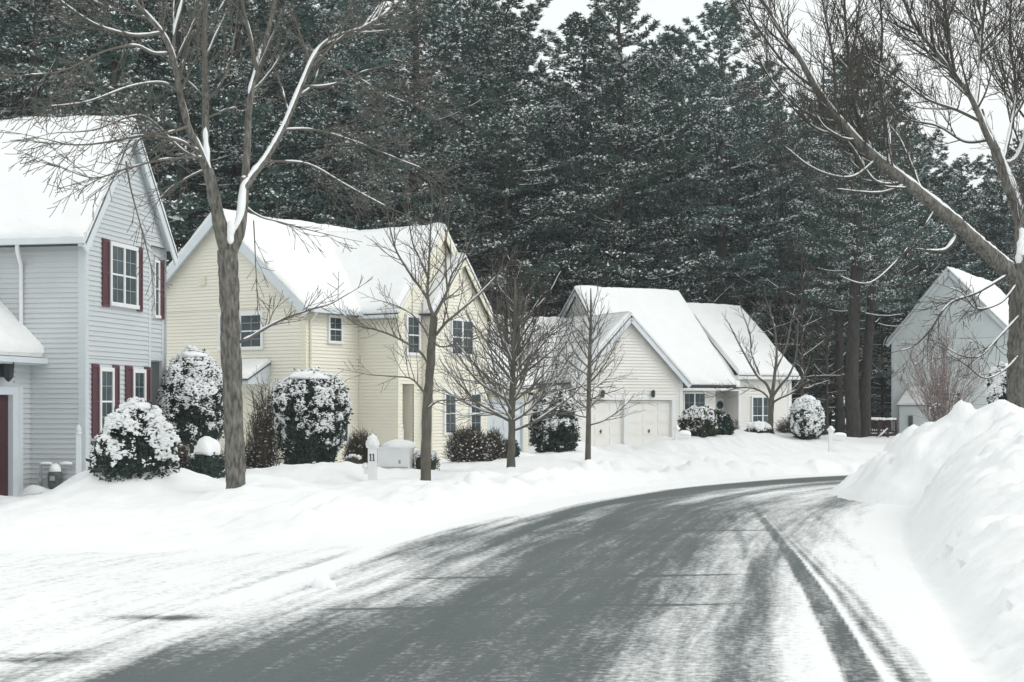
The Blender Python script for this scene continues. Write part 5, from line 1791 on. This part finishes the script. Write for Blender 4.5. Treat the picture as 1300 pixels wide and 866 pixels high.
def evergreen(name, label, px, d, py0, py1, wpx, prof, leafmat, snow=.55, seed=1, leaf=(.085, .022), dens=1.0, cap=.0, depth=1.0, lumpy=.17, group=None, patch=.16, base_z=None, lowbare=.25, clump=1.0):
    """clipped or natural evergreen; prof gives the half-width at each height fraction"""
    rg = np.random.default_rng(seed)
    b = WX(px, d)
    z0 = EYE - (py0 - HZ) * d / F if base_z is None else base_z
    z1 = EYE - (py1 - HZ) * d / F
    H = z1 - z0
    Rr = wpx * d / F / 2
    root = thing(name, (b[0], b[1], z0), label, 'bush', group)
    c = np.array([b[0], b[1], z0])
    hs, ws = zip(*prof)
    area = 2 * math.pi * Rr * .8 * H + math.pi * Rr * Rr
    n = int(area * 760 * dens)

    def surf(m):
        f = rg.random(m * 2)
        w = np.interp(f, hs, ws)
        keep = rg.random(m * 2) < (w + .1) / (max(ws) + .1)
        f = f[keep][:m]
        # crowd the flat top too
        w = np.interp(f, hs, ws)
        a = rg.uniform(0, 6.283, len(f))
        r = w.copy()
        topm = f > .9
        r[topm] *= np.sqrt(rg.random(topm.sum()))
        P = np.stack([np.cos(a) * r * Rr, np.sin(a) * r * Rr * depth, f * H], 1)
        e = .02
        dw = (np.interp(np.minimum(f + e, 1), hs, ws) - np.interp(np.maximum(f - e, 0), hs, ws)) / (2 * e)
        nz = -dw * Rr / H
        nz[topm] = np.maximum(nz[topm], 1.5)
        Nn = np.stack([np.cos(a), np.sin(a), nz], 1)
        Nn /= np.linalg.norm(Nn, axis=1)[:, None]
        lump = 1 + lumpy * 2.2 * (fbm(P + c, .38 * max(.6, Rr), 3, seed) - .5)
        ctr = np.array([0, 0, H * .45])
        P = ctr + (P - ctr) * lump[:, None]
        return P + c, Nn, f
    P, Nn, f = surf(n)
    P = P - Nn * (rg.random(len(P)) ** 1.5 * .16)[:, None]
    wild = rg.random(len(P)) < .07
    P = P + Nn * (wild * rg.random(len(P)) * .13 * min(1, Rr))[:, None]
    fo = MB()
    leaves(fo, P, Nn * .8 + [0, 0, .25], leaf[0], leaf[1], rg)
    # solid inner body, added to stop daylight passing straight through the leaves
    core = MB()
    ph = np.linspace(0, 6.283, 19)[:-1]
    fr = np.linspace(0.0, .95, 9)
    V = np.array([[c + [math.cos(a) * np.interp(q, hs, ws) * Rr * .80, math.sin(a) * np.interp(q, hs, ws) * Rr * .80 * depth, q * H * .97] for a in ph] for q in fr]).reshape(-1, 3)
    V = V + (np.stack([fbm(V, .3, 2, 3), fbm(V + 9, .3, 2, 4), fbm(V + 19, .3, 2, 5)], 1) - .5) * .12 * Rr
    i = np.arange(8)[:, None] * 18
    k = np.arange(18)[None, :]
    k2 = (k + 1) % 18
    fo.add(V, np.stack([i + k, i + k2, i + 18 + k2, i + 18 + k], -1).reshape(-1, 4), 0, True)
    fo.add([*V[-18:], V[-18:].mean(0) + [0, 0, .02 * H]], [[k, (k + 1) % 18, 18] for k in range(18)], 0, True)
    fo.build('foliage', leafmat, root)
    st = MB()
    for k in range(5):
        a = rg.uniform(0, 6.28)
        st.tube([c + [0, 0, -.4], c + [math.cos(a) * Rr * .1, math.sin(a) * Rr * .1, H * .2], c + [math.cos(a) * Rr * .4, math.sin(a) * Rr * .4, H * .6]], [.035, .03, .015], 6)
    st.build('stems', M['twig_brown'], root)
    if snow > 0:
        S, Sn, sf = surf(int(area * 900 * dens))
        q = .62 * fbm(S, patch * 1.5, 2, seed + 50) + .38 * fbm(S, patch * .55, 2, seed + 60)
        thr = .745 - snow * .36 - .21 * sstep(lowbare, 1.0, sf) * snow - .12 * np.maximum(Sn[:, 2], 0) + .13 * sstep(lowbare + .22, lowbare - .2, sf)
        kp = q > thr
        S, Sn, q2 = S[kp], Sn[kp], (q - thr)[kp]
        sm = MB()
        sz = (.010 + .025 * np.minimum(1, q2 / .2)) * rg.uniform(.7, 1.35, len(S)) * clump
        clumps(sm, S + Sn * .03 + [0, 0, .02], sz, rg)
        if cap > 0:
            wt = np.interp(.9, hs, ws) * Rr * (1.55 if cap > .28 else 1)
            sm.blob(c + [0, 0, H * .95], (wt * .85, wt * .85 * depth, cap), .45, .22, seed, 30, 14, -.25)
        if sm.n:
            sm.build('clinging_snow', M['snow_clump'], root)
    return root


def twiggy(name, label, px, d, py0, py1, wpx, mat, n, seed, shape='mound', snow=.25, depth=1.0, thick=.006, base_z=None):
    """leafless shrub of many fine stems"""
    rg = random.Random(seed)
    b = WX(px, d)
    z0 = EYE - (py0 - HZ) * d / F if base_z is None else base_z
    H = EYE - (py1 - HZ) * d / F - z0
    Rr = wpx * d / F / 2
    root = thing(name, (b[0], b[1], z0), label, 'bush')
    P0, P1, A, B = [], [], [], []
    S0, S1, SR = [], [], []
    for k in range(n):
        a = rg.uniform(0, 6.283)
        if shape == 'vase':
            r0 = rg.uniform(0, .12) * Rr
            fr = rg.random() ** .7
            tip = np.array([math.cos(a) * Rr * fr, math.sin(a) * Rr * fr * depth, H * (1.02 - .45 * fr ** 2) * rg.uniform(.8, 1.0)])
        else:
            r0 = rg.uniform(0, .75) * Rr
            fr = rg.random() ** .5
            zt = H * math.sqrt(max(.04, 1 - fr ** 2.6)) * rg.uniform(.72, 1.03)
            tip = np.array([math.cos(a) * Rr * fr, math.sin(a) * Rr * fr * depth, zt])
        base = np.array([math.cos(a) * r0 * .6, math.sin(a) * r0 * .6 * depth, -.15])
        pts = [base]
        m = 5
        for i in range(1, m + 1):
            q = i / m
            lin = base * (1 - q) + tip * q
            lin[:2] = base[:2] * (1 - q ** 1.5) + tip[:2] * q ** 1.5 if shape == 'vase' else lin[:2]
            pts.append(lin + np.array([rg.gauss(0, .03), rg.gauss(0, .03), rg.gauss(0, .02)]) * (Rr + .2))
        for i in range(m):
            P0.append(pts[i])
            P1.append(pts[i + 1])
            A.append(thick * (1.5 - i / m))
            B.append(thick * (1.5 - (i + 1) / m))
            if i > 1:
                for q in range(2):
                    e = pts[i + 1] - pts[i]
                    l = np.linalg.norm(e) * rg.uniform(.5, 1.1)
                    v = nrm(e / (np.linalg.norm(e) + 1e-9) + np.array([rg.gauss(0, .6), rg.gauss(0, .6), rg.gauss(.1, .45)])) * l
                    s_ = pts[i] + e * rg.random()
                    P0.append(s_)
                    P1.append(s_ + v)
                    A.append(thick * .8)
                    B.append(thick * .5)
            if rg.random() < snow:
                q = rg.random()
                c_ = pts[i] * (1 - q) + pts[i + 1] * q
                S0.append(c_)
    mb = MB()
    o = np.array([b[0], b[1], z0])
    mb.segs(np.array(P0) + o, np.array(P1) + o, A, B, 3)
    mb.build('stems', mat, root)
    if S0:
        sm = MB()
        r2 = np.random.default_rng(seed)
        clumps(sm, np.array(S0) + o + [0, 0, .012], r2.uniform(.010, .028, len(S0)) * (1 + .012 * d), r2)
        sm.build('clinging_snow', M['snow_clump'], root)
    return root


DOME = [(0, .80), (.12, .95), (.35, 1.0), (.6, .92), (.8, .70), (.93, .40), (1, .1)]
TALL = [(0, .75), (.1, .92), (.3, 1.0), (.55, .95), (.75, .80), (.88, .58), (.96, .34), (1, .1)]
EGG = [(0, .45), (.12, .62), (.3, .80), (.5, .94), (.68, 1.0), (.82, .92), (.92, .70), (.98, .4), (1, .15)]
BALL = [(0, .55), (.2, .9), (.45, 1.0), (.7, .9), (.88, .62), (1, .1)]
LOW = [(0, .9), (.3, 1.0), (.6, .93), (.85, .7), (1, .25)]
evergreen('evergreen_bush', 'squat broad evergreen bush plastered with snow below the burgundy shuttered windows', 172, 26.6, 632, 511, 100, DOME, M['yew'], .62, 1, (.10, .02), 1.1, cap=.10, lowbare=.30, clump=1.25)
evergreen('evergreen_bush', 'tall dome-shaped snowy evergreen bush at the corner of the blue-grey house', 243, 35, 566, 446, 80, TALL, M['yew'], .66, 2, (.09, .024), 1.0, cap=.12, lowbare=.16)
evergreen('evergreen_bush', 'large egg-shaped snowy evergreen at the corner of the yellow house', 395, 38, 604, 473, 90, EGG, M['yew'], .58, 3, (.09, .024), 1.0, cap=.16, lowbare=.28)
evergreen('evergreen_bush', 'dark snowy evergreen filling the gap beside the cream double garage', 704, 50, 582, 492, 52, [(0, .8), (.2, .95), (.45, 1.0), (.65, .9), (.82, .68), (.94, .4), (1, .12)], M['yew'], .60, 4, (.13, .035), 1.1, lowbare=.30, clump=1.15, lumpy=.32)
evergreen('evergreen_bush', 'round white-topped bush at the right end of the cream house', 1025, 63, 545, 504, 42, BALL, M['yew'], .80, 5, (.12, .035), .8, cap=.16, lowbare=.12, clump=1.3, base_z=.25)
evergreen('evergreen_bush', 'round snow-speckled bush by the right edge of the grey-blue house wall', 1277, 44, 521, 463, 42, [(0, .6), (.2, .9), (.5, 1), (.8, .92), (.93, .7), (1, .3)], M['yew'], .66, 6, (.10, .035), .9, cap=.12, lowbare=.02, clump=1.2)
evergreen('evergreen_bush', 'small ball-shaped green bush under a snow cap at the pale garage door', 648, 45, 586, 556, 22, BALL, M['holly'], .25, 7, (.08, .03), 1.0, cap=.16, lowbare=.4)
evergreen('evergreen_bush', 'olive rhododendron clump heaped with snow under the cream house window', 887, 62, 556, 518, 42, [(0, .8), (.3, 1), (.7, .95), (.9, .75), (1, .4)], M['rhodo'], .60, 8, (.17, .05), .7, lumpy=.2, lowbare=.1, clump=1.5)
evergreen('evergreen_bush', 'dark green leafy bush right of the snowy rhododendron', 913, 63, 556, 521, 32, [(0, .8), (.3, 1), (.6, .9), (.85, .6), (1, .2)], M['holly'], .22, 9, (.15, .045), .8, lumpy=.2, lowbare=.2, clump=1.2)
evergreen('low_bush', 'low spreading evergreen under a thick snow slab near the big maple', 262, 30, 606, 571, 44, LOW, M['yew'], .35, 10, (.08, .024), 1.0, cap=.30, lowbare=.5)
evergreen('low_bush', 'low evergreen buried under smooth snow in front of the cream house', 963, 64, 558, 543, 38, LOW, M['yew'], .25, 11, (.12, .035), .9, cap=.36, lowbare=.5)
evergreen('low_bush', 'small snow-topped twiggy bush left of the number post', 448, 36, 602, 580, 24, LOW, M['rhodo'], .45, 12, (.05, .014), 1.0, lowbare=.4)
evergreen('low_bush', 'small dark snowy bush behind the trunk of the twice-forked young tree', 541, 37.5, 596, 573, 34, LOW, M['rhodo'], .42, 13, (.05, .014), 1.0, lowbare=.4)
twiggy('bare_shrub', 'clipped brown leafless hedge mound against the yellow street wall', 459, 40.5, 600, 548, 50, M['twig_brown'], 520, 1, 'mound', .12, .8, .007)
twiggy('bare_shrub', 'larger brown leafless hedge under the ground floor bay windows', 595, 42, 588, 541, 64, M['twig_brown'], 620, 2, 'mound', .22, .7, .007)
twiggy('bare_shrub', 'smaller rounded brown hedge left of the pale garage door', 627, 43.5, 585, 546, 32, M['twig_brown'], 420, 3, 'mound', .2, .8, .007)
twiggy('bare_shrub', 'tangled bare shrub climbing the yellow wall under the awning', 335, 41, 604, 486, 52, M['twig_brown'], 170, 4, 'mound', .25, .5, .008)
twiggy('bare_shrub', 'low reddish-brown twig mass at the foot of the yellow side wall', 305, 39, 604, 562, 74, M['twig_brown'], 480, 5, 'mound', .25, .6, .006)
twiggy('bare_shrub', 'fan of thin bare stems between the two snowy evergreens', 232, 30.5, 608, 564, 40, M['twig_brown'], 190, 6, 'vase', .2, 1, .005)
twiggy('bare_shrub', 'brown leafless groundcover mound under the round white-topped bush', 1018, 65, 561, 528, 78, M['twig_brown'], 700, 7, 'mound', .1, .6, .010, .05)
twiggy('bare_shrub', 'thin bare twigs beside the cream house entry recess', 930, 65.5, 556, 530, 22, M['twig_red'], 90, 8, 'mound', .3, .8, .008)
twiggy('vase_shrub', 'tall reddish multi-stemmed bare shrub in front of the grey-blue wall', 1195, 62, 560, 408, 136, M['twig_red'], 120, 9, 'vase', .25, .6, .010, -.1)

# ------------------------------------------------------------------ mailboxes, posts, meter
def mailbox(px, d, pytop, pybase, label, box_dir=1, num=False, wpost=.13, snowcap=.08):
    zt = EYE - (pytop - HZ) * d / F
    zb = EYE - (pybase - HZ) * d / F
    b = WX(px, d)
    root = thing('mailbox', (b[0], b[1], zb), label, 'mailbox')
    c = np.array([b[0], b[1], 0])
    mb = MB()
    hz = zt - .17
    mb.box(c + [0, 0, (zb - .4 + hz) / 2], (wpost, wpost, hz - zb + .4))
    mb.box(c + [0, 0, hz - .02], (wpost + .05, wpost + .05, .05))
    mb.build('post', M['white'], root)
    mb = MB()
    w = wpost / 2 + .035
    mb.lathe(c + [0, 0, hz + .005], [(w * 1.41, 0), (w * 1.41, .03), (w * .5, .13), (0, .17)], 4, 0, False)
    mb.build('post_cap', M['white'], root)
    mb = MB()
    n = 9
    y0, y1 = -.21, .21
    an = np.linspace(0, math.pi, n)
    prof = [(-.085, -.11)] + [(-.085 * math.cos(a), .085 * math.sin(a)) for a in an] + [(.085, -.11)]
    cz = zt - .42
    xc = box_dir * (wpost / 2 + .25)
    V = []
    for yy in (-.26, .26):
        V += [c + [xc + yy, q[0], cz + q[1]] for q in prof]
    m = len(prof)
    mb.add(V, [[i, (i + 1) % m, m + (i + 1) % m, m + i] for i in range(m)])
    for base in (0, m):
        V2 = V[base:base + m]
        mb.add([*V2, np.mean(V2, 0)], [[i, (i + 1) % m, m] for i in range(m)])
    mb.box(c + [box_dir * .22, 0, cz - .14], (.5, .10, .05))
    bx = mb.build('letter_box', M['white'], root)
    sm = MB()
    sm.blob(c + [xc, 0, cz + .07], (.28, .12, snowcap + .03), .15, .15, int(px), 20, 10, -.3)
    sm.blob(c + [0, 0, zt - .06], (wpost * .55, wpost * .55, .07), .15, .1, int(px) + 1, 14, 8, -.3)
    sm.build('clinging_snow', M['snow'], root)
    return root, c, hz


r, c, hz = mailbox(1055, 56, 541, 575, 'white mailbox on a pointed post in the open snow by the far kerb', 1, False, .17, .07)
r, c, hz = mailbox(859, 59, 540, 570, 'white mailbox sunk in snow at the right edge of the double garage', 1, False, .16, .12)
# number post
d = 33
zt, zb = EYE - (552 - HZ) * d / F, EYE - (616 - HZ) * d / F
b = WX(473, d)
root = thing('number_post', (b[0], b[1], zb), 'white post with a rounded cap and the number 11', 'post')
c = np.array([b[0], b[1], 0.])
mb = MB()
w = .20
mb.box(c + [0, 0, (zb - .4 + zt - .28) / 2], (w, w, zt - .28 - zb + .4))
mb.build('post', M['white'], root)
mb = MB()
mb.box(c + [0, 0, zt - .275], (w + .07, w + .07, .05))
mb.lathe(c + [0, 0, zt - .25], [(.16, 0), (.165, .05), (.14, .12), (.07, .18), (.05, .2), (.06, .23), (.03, .27), (0, .28)], 14)
mb.build('post_cap', M['white'], root)
mb = MB()
for sx in (-.035, .035):
    q = c + [sx, -w / 2 - .006, zt - .52]
    mb.box(q, (.022, .012, .16))
    mb.box(q + [0, 0, -.078], (.05, .012, .014))
    mb.beam(q + [-.002, 0, .078], q + [-.028, 0, .052], .012, .018)
mb.build('numeral', M['number'], root)
mb = MB()
mb.box(c + [-w / 2 - .05, .03, zt - .82], (.10, .22, .17))
mb.build('newspaper_tube', M['white'], root)
sm = MB()
sm.blob(c + [-w / 2 - .06, .02, zt - .73], (.09, .15, .09), .2, .12, 5, 16, 8, -.4)
sm.blob(c + [0, 0, zt - .10], (.12, .12, .10), .15, .1, 6, 16, 8, -.2)
sm.build('clinging_snow', M['snow'], root)
# pale utility cabinet under snow
d = 37
p0, p1 = WX(481, d), WX(522, d)
zt, zb = EYE - (570 - HZ) * d / F, EYE - (600 - HZ) * d / F
cx, wd = (p0[0] + p1[0]) / 2, p1[0] - p0[0]
root = thing('utility_cabinet', (cx, d, zb), 'pale boxy utility cabinet under a rounded snow cap behind the number post', 'cabinet')
mb = MB()
c = np.array([cx, d + .35, (zt + zb) / 2 - .15])
mb.box(c, (wd, .7, zt - zb + .3), 0, -.12)
mb.box(c + [0, 0, (zt - zb + .3) / 2 + .02], (wd + .05, .75, .04), 0, -.12)
cb = mb.build('cabinet_body', M['white'], root)
mb = MB()
mb.box(c + [-.02, -.358, -.02], (wd - .12, .015, .02), 0, -.12)
mb.box(c + [.12, -.365, .12], (.05, .02, .1), 0, -.12)
mb.build('door_handle', M['pipe'], cb)
sm = MB()
sm.blob(c + [0.06, 0, (zt - zb + .3) / 2 + .03], (wd * .56, .44, .22), .25, .35, 8, 30, 14, -.05)
sm.build('clinging_snow', M['snow'], root)

# slim white post at the house corner
d = 29.3
b = WX(100, d)
zt, zb = EYE - (539 - HZ) * d / F, EYE - (634 - HZ) * d / F
root = thing('garden_post', (b[0], b[1], zb), 'slim white post with a pointed finial by the blue-grey house corner', 'post')
c = np.array([b[0], b[1], 0.])
mb = MB()
mb.box(c + [0, 0, (zb - .3 + zt - .2) / 2], (.085, .085, zt - .2 - zb + .3))
mb.build('post', M['white_cool'], root)
mb = MB()
mb.lathe(c + [0, 0, zt - .2], [(.065, 0), (.07, .03), (.045, .05), (.062, .09), (.05, .14), (.015, .19), (0, .21)], 10)
mb.build('finial', M['white_cool'], root)

# gas meter against the wall
d = 30.85
b = WX(70, d)
zc = EYE - (608 - HZ) * d / F
root = thing('gas_meter', (b[0], b[1], zc - .3), 'dark round gas meter with snow-topped pipes on the blue-grey wall', 'meter')
c = np.array([b[0], b[1], zc])
mb = MB()
mb.lathe(c + [0, 0, -.30], [(0, .0), (.07, .01), (.12, .06), (.15, .16), (.155, .30), (.16, .31), (.16, .40), (.13, .46), (.05, .49), (0, .49)], 14)
mb.box(c + [0, -.15, .02], (.16, .06, .16))
bd = mb.build('meter_body', M['meter'], root)
mb = MB()
mb.box(c + [0, -.183, .02], (.11, .008, .10))
mb.build('dial', M['pipe'], bd)
mb = MB()
mb.tube([c + [-.09, .05, .12], c + [-.09, .05, .26], c + [-.10, .05, .30], c + [-.30, .05, .30], c + [-.33, .05, .27], c + [-.33, .05, -.45]], [.03] * 6, 8)
mb.tube([c + [.09, .05, .12], c + [.09, .05, .26], c + [.11, .05, .30], c + [.30, .05, .30], c + [.34, .15, .28], c + [.34, .45, .26]], [.03] * 6, 8)
mb.lathe(c + [-.33, .05, -.03], [(.03, -.06), (.055, -.05), (.055, .05), (.03, .06)], 10)
mb.build('pipework', M['pipe'], root)
sm = MB()
sm.blob(c + [0, 0, .18], (.13, .13, .17), .2, .12, 3, 18, 10, -.2)
sm.blob(c + [-.22, .05, .33], (.14, .05, .045), .2, .1, 4, 14, 8, -.4)
sm.blob(c + [.22, .05, .33], (.14, .05, .045), .2, .1, 5, 14, 8, -.4)
sm.build('clinging_snow', M['snow'], root)

# lone lump of ploughed snow at the lane edge
d = EYE * F / (746 - HZ)
b = WX(408, d)
sm = MB()
sm.blob([b[0], b[1], .03], (.10, .11, .12), .35, .10, 12, 22, 12, -.5)
sm.blob([b[0] + .08, b[1] - .02, .01], (.07, .08, .06), .35, .08, 13, 18, 10, -.5)
o = sm.build('snow_lump', M['snow'], None, (b[0], b[1], 0))
tag(o, 'single chunk of ploughed snow lying at the left lane edge', 'snow lump')

# ------------------------------------------------------------------ deck beside the grey-blue house
d = 76
root = thing('wooden_deck', WX(1110, d, 0), 'dark stained wooden deck with snowy rails and steps beside the grey-blue house', 'deck')


def dk(px, py, dd=0):
    return W(px, py, d + dd)


zdk = dk(1100, 551)[2]
x0, x1 = WX(1093, d)[0], WX(1138, d)[0]
ztop = dk(1100, 534)[2]
mb = MB()
mb.box([(x0 + x1) / 2, d + 1.6, zdk - .12], (x1 - x0, 3.2, .24))
for k in range(14):
    mb.box([(x0 + x1) / 2, d + .12 + k * .23, zdk + .015], (x1 - x0 + .06, .21, .03))
for x in (x0 + .1, x1 - .1):
    for y in (d + .1, d + 3.1):
        mb.box([x, y, zdk / 2 - .5], (.14, .14, abs(zdk) + 1.0))
mb.build('platform', M['deck'], root)
mb = MB()
for yy in (d + .03, d + 3.15):
    mb.beam([x0, yy, ztop], [x1, yy, ztop], .14, .07)
    mb.beam([x0, yy, zdk + .12], [x1, yy, zdk + .12], .05, .09)
    x = x0
    while x < x1:
        mb.box([x, yy, (ztop + zdk) / 2 + .04], (.045, .045, ztop - zdk - .08))
        x += .115
    for x in (x0, (x0 + x1) / 2, x1):
        mb.box([x, yy + .001, (ztop + zdk) / 2 + .05], (.11, .11, ztop - zdk + .12))
mb.build('railing', M['deck'], root)
mb = MB()
sx0 = WX(1079, d)[0]
for k in range(4):
    f = (k + .5) / 4
    mb.box([x0 + (sx0 - x0) * f, d + .6, zdk * (1 - f) + (-.1) * f], (.34, 1.1, .05))
for yy in (d + .05, d + 1.15):
    mb.beam([x0 + .05, yy, zdk - .08], [sx0, yy, -.15], .06, .24)
mb.build('steps', M['deck'], root)
mb = MB()
hr = []
for yy in (d - .02, d + 1.2):
    a, b_ = np.array([x0 + .12, yy, ztop]), np.array([sx0 - .05, yy, .85 + (-.1) - .55])
    mb.beam(a, b_, .09, .06)
    hr.append((a, b_))
    mb.box([b_[0], yy, b_[2] / 2 - .1], (.1, .1, b_[2] + .5))
build_each(mb, 'handrail', M['deck'], root)
mb = MB()
a, b_ = dk(1127, 545, -2.4), dk(1113, 558, -2.4)
mb.beam(a, b_, .09, .06)
mb.box([b_[0], b_[1], b_[2] / 2 - .2], (.1, .1, abs(b_[2]) + .6))
mb.box([a[0], a[1], a[2] / 2 - .2], (.1, .1, abs(a[2]) + .4))
hr.append((a, b_))
build_each(mb, 'handrail', M['deck'], root)
sm = MB()
for a, b_ in hr:
    sm.tube([a + [0, 0, .04], (a + b_) / 2 + [0, 0, .045], b_ + [0, 0, .04]], [.05, .055, .045], 6)
P = np.stack([np.linspace(x0 - .05, x1, 16), np.full(16, d + .03), np.full(16, ztop + .07)], 1)
sm.tube(P, .08 + .02 * np.sin(np.arange(16) * 2.1), 8)
P2 = P + [0, 3.12, 0]
sm.tube(P2, [.08] * 16, 8)
sm.blob([(x0 + x1) / 2, d + 1.5, zdk + .02], ((x1 - x0) * .52, 1.5, .22), .2, .6, 4, 30, 12, -.1)
sm.build('clinging_snow', M['snow'], root)

# ------------------------------------------------------------------ camera, sky, light
cam = bpy.data.cameras.new('camera')
co = bpy.data.objects.new('camera', cam)
COL.objects.link(co)
co.location = (0, 0, EYE)
co.rotation_euler = (R(90), 0, 0)
cam.lens = 50
cam.sensor_width = 36
cam.sensor_fit = 'HORIZONTAL'
cam.shift_y = (HZ - 433) / 1300
cam.clip_end = 9000
SC.camera = co

SUN_EL, SUN_AZ = 42, 112          # compass-like: degrees clockwise from +Y
w = bpy.data.worlds.new('World')
SC.world = w
w.use_nodes = True
nt = w.node_tree
bg = nt.nodes['Background']
sky = N(nt, 'ShaderNodeTexSky', sky_type='NISHITA')
sky.sun_disc = False
sky.sun_elevation = R(SUN_EL)
sky.sun_rotation = R(SUN_AZ)
sky.air_density = 1.0
sky.dust_density = 4.0
hs = N(nt, 'ShaderNodeHueSaturation')
hs.inputs['Saturation'].default_value = .25
nt.links.new(sky.outputs[0], hs.inputs['Color'])
# cloud deck: an even grey-white layer with slow mottling
tc = N(nt, 'ShaderNodeTexCoord')
no = N(nt, 'ShaderNodeTexNoise')
no.inputs['Scale'].default_value = 2.2
no.inputs['Detail'].default_value = 5
nt.links.new(tc.outputs['Generated'], no.inputs['Vector'])
cr = N(nt, 'ShaderNodeValToRGB')
cr.color_ramp.elements[0].position = .3
cr.color_ramp.elements[0].color = (.92, .965, .962, 1)
cr.color_ramp.elements[1].position = .7
cr.color_ramp.elements[1].color = (.985, 1.0, .992, 1)
nt.links.new(no.outputs['Fac'], cr.inputs[0])
sc_ = N(nt, 'ShaderNodeVectorMath', operation='SCALE')
nt.links.new(cr.outputs[0], sc_.inputs[0])
sc_.inputs['Scale'].default_value = 9.7
mx = N(nt, 'ShaderNodeMix', data_type='RGBA')
mx.inputs['Factor'].default_value = .88
nt.links.new(hs.outputs[0], mx.inputs['A'])
nt.links.new(sc_.outputs[0], mx.inputs['B'])
nt.links.new(mx.outputs['Result'], bg.inputs['Color'])
bg.inputs['Strength'].default_value = .1

sl = bpy.data.lights.new('sun', 'SUN')
sl.energy = .65
sl.angle = R(25)
sl.color = (1, .975, .94)
so = bpy.data.objects.new('sun', sl)
COL.objects.link(so)
az, el = R(SUN_AZ), R(SUN_EL)
dv = Vector((math.sin(az) * math.cos(el), math.cos(az) * math.cos(el), math.sin(el)))
so.rotation_euler = dv.to_track_quat('Z', 'Y').to_euler()
so.location = dv * 60

SC.view_settings.view_transform = 'Standard'
SC.view_settings.look = 'None'
# thin winter haze over the whole place
hb = MB()
hb.box([0, 520, 17], [1480, 1240, 44])
hz_ = bpy.data.materials.new('winter_haze')
hz_.use_nodes = True
hn = hz_.node_tree
hn.nodes.remove(hn.nodes['Principled BSDF'])
pv_ = N(hn, 'ShaderNodeVolumePrincipled')
pv_.inputs['Color'].default_value = (.86, .96, 1.0, 1)
pv_.inputs['Density'].default_value = .0007
hn.links.new(pv_.outputs[0], hn.nodes['Material Output'].inputs['Volume'])
tag(hb.build('haze', hz_), kind='stuff')
SC.cycles.volume_bounces = 0
SC.view_settings.exposure = 0.28
SC.view_settings.gamma = 1
SC.view_settings.use_curve_mapping = False
SC.render.engine = 'CYCLES'
SC.cycles.max_bounces = 5
SC.cycles.diffuse_bounces = 3
SC.cycles.glossy_bounces = 2
SC.cycles.transparent_max_bounces = 4
SC.cycles.use_denoising = True
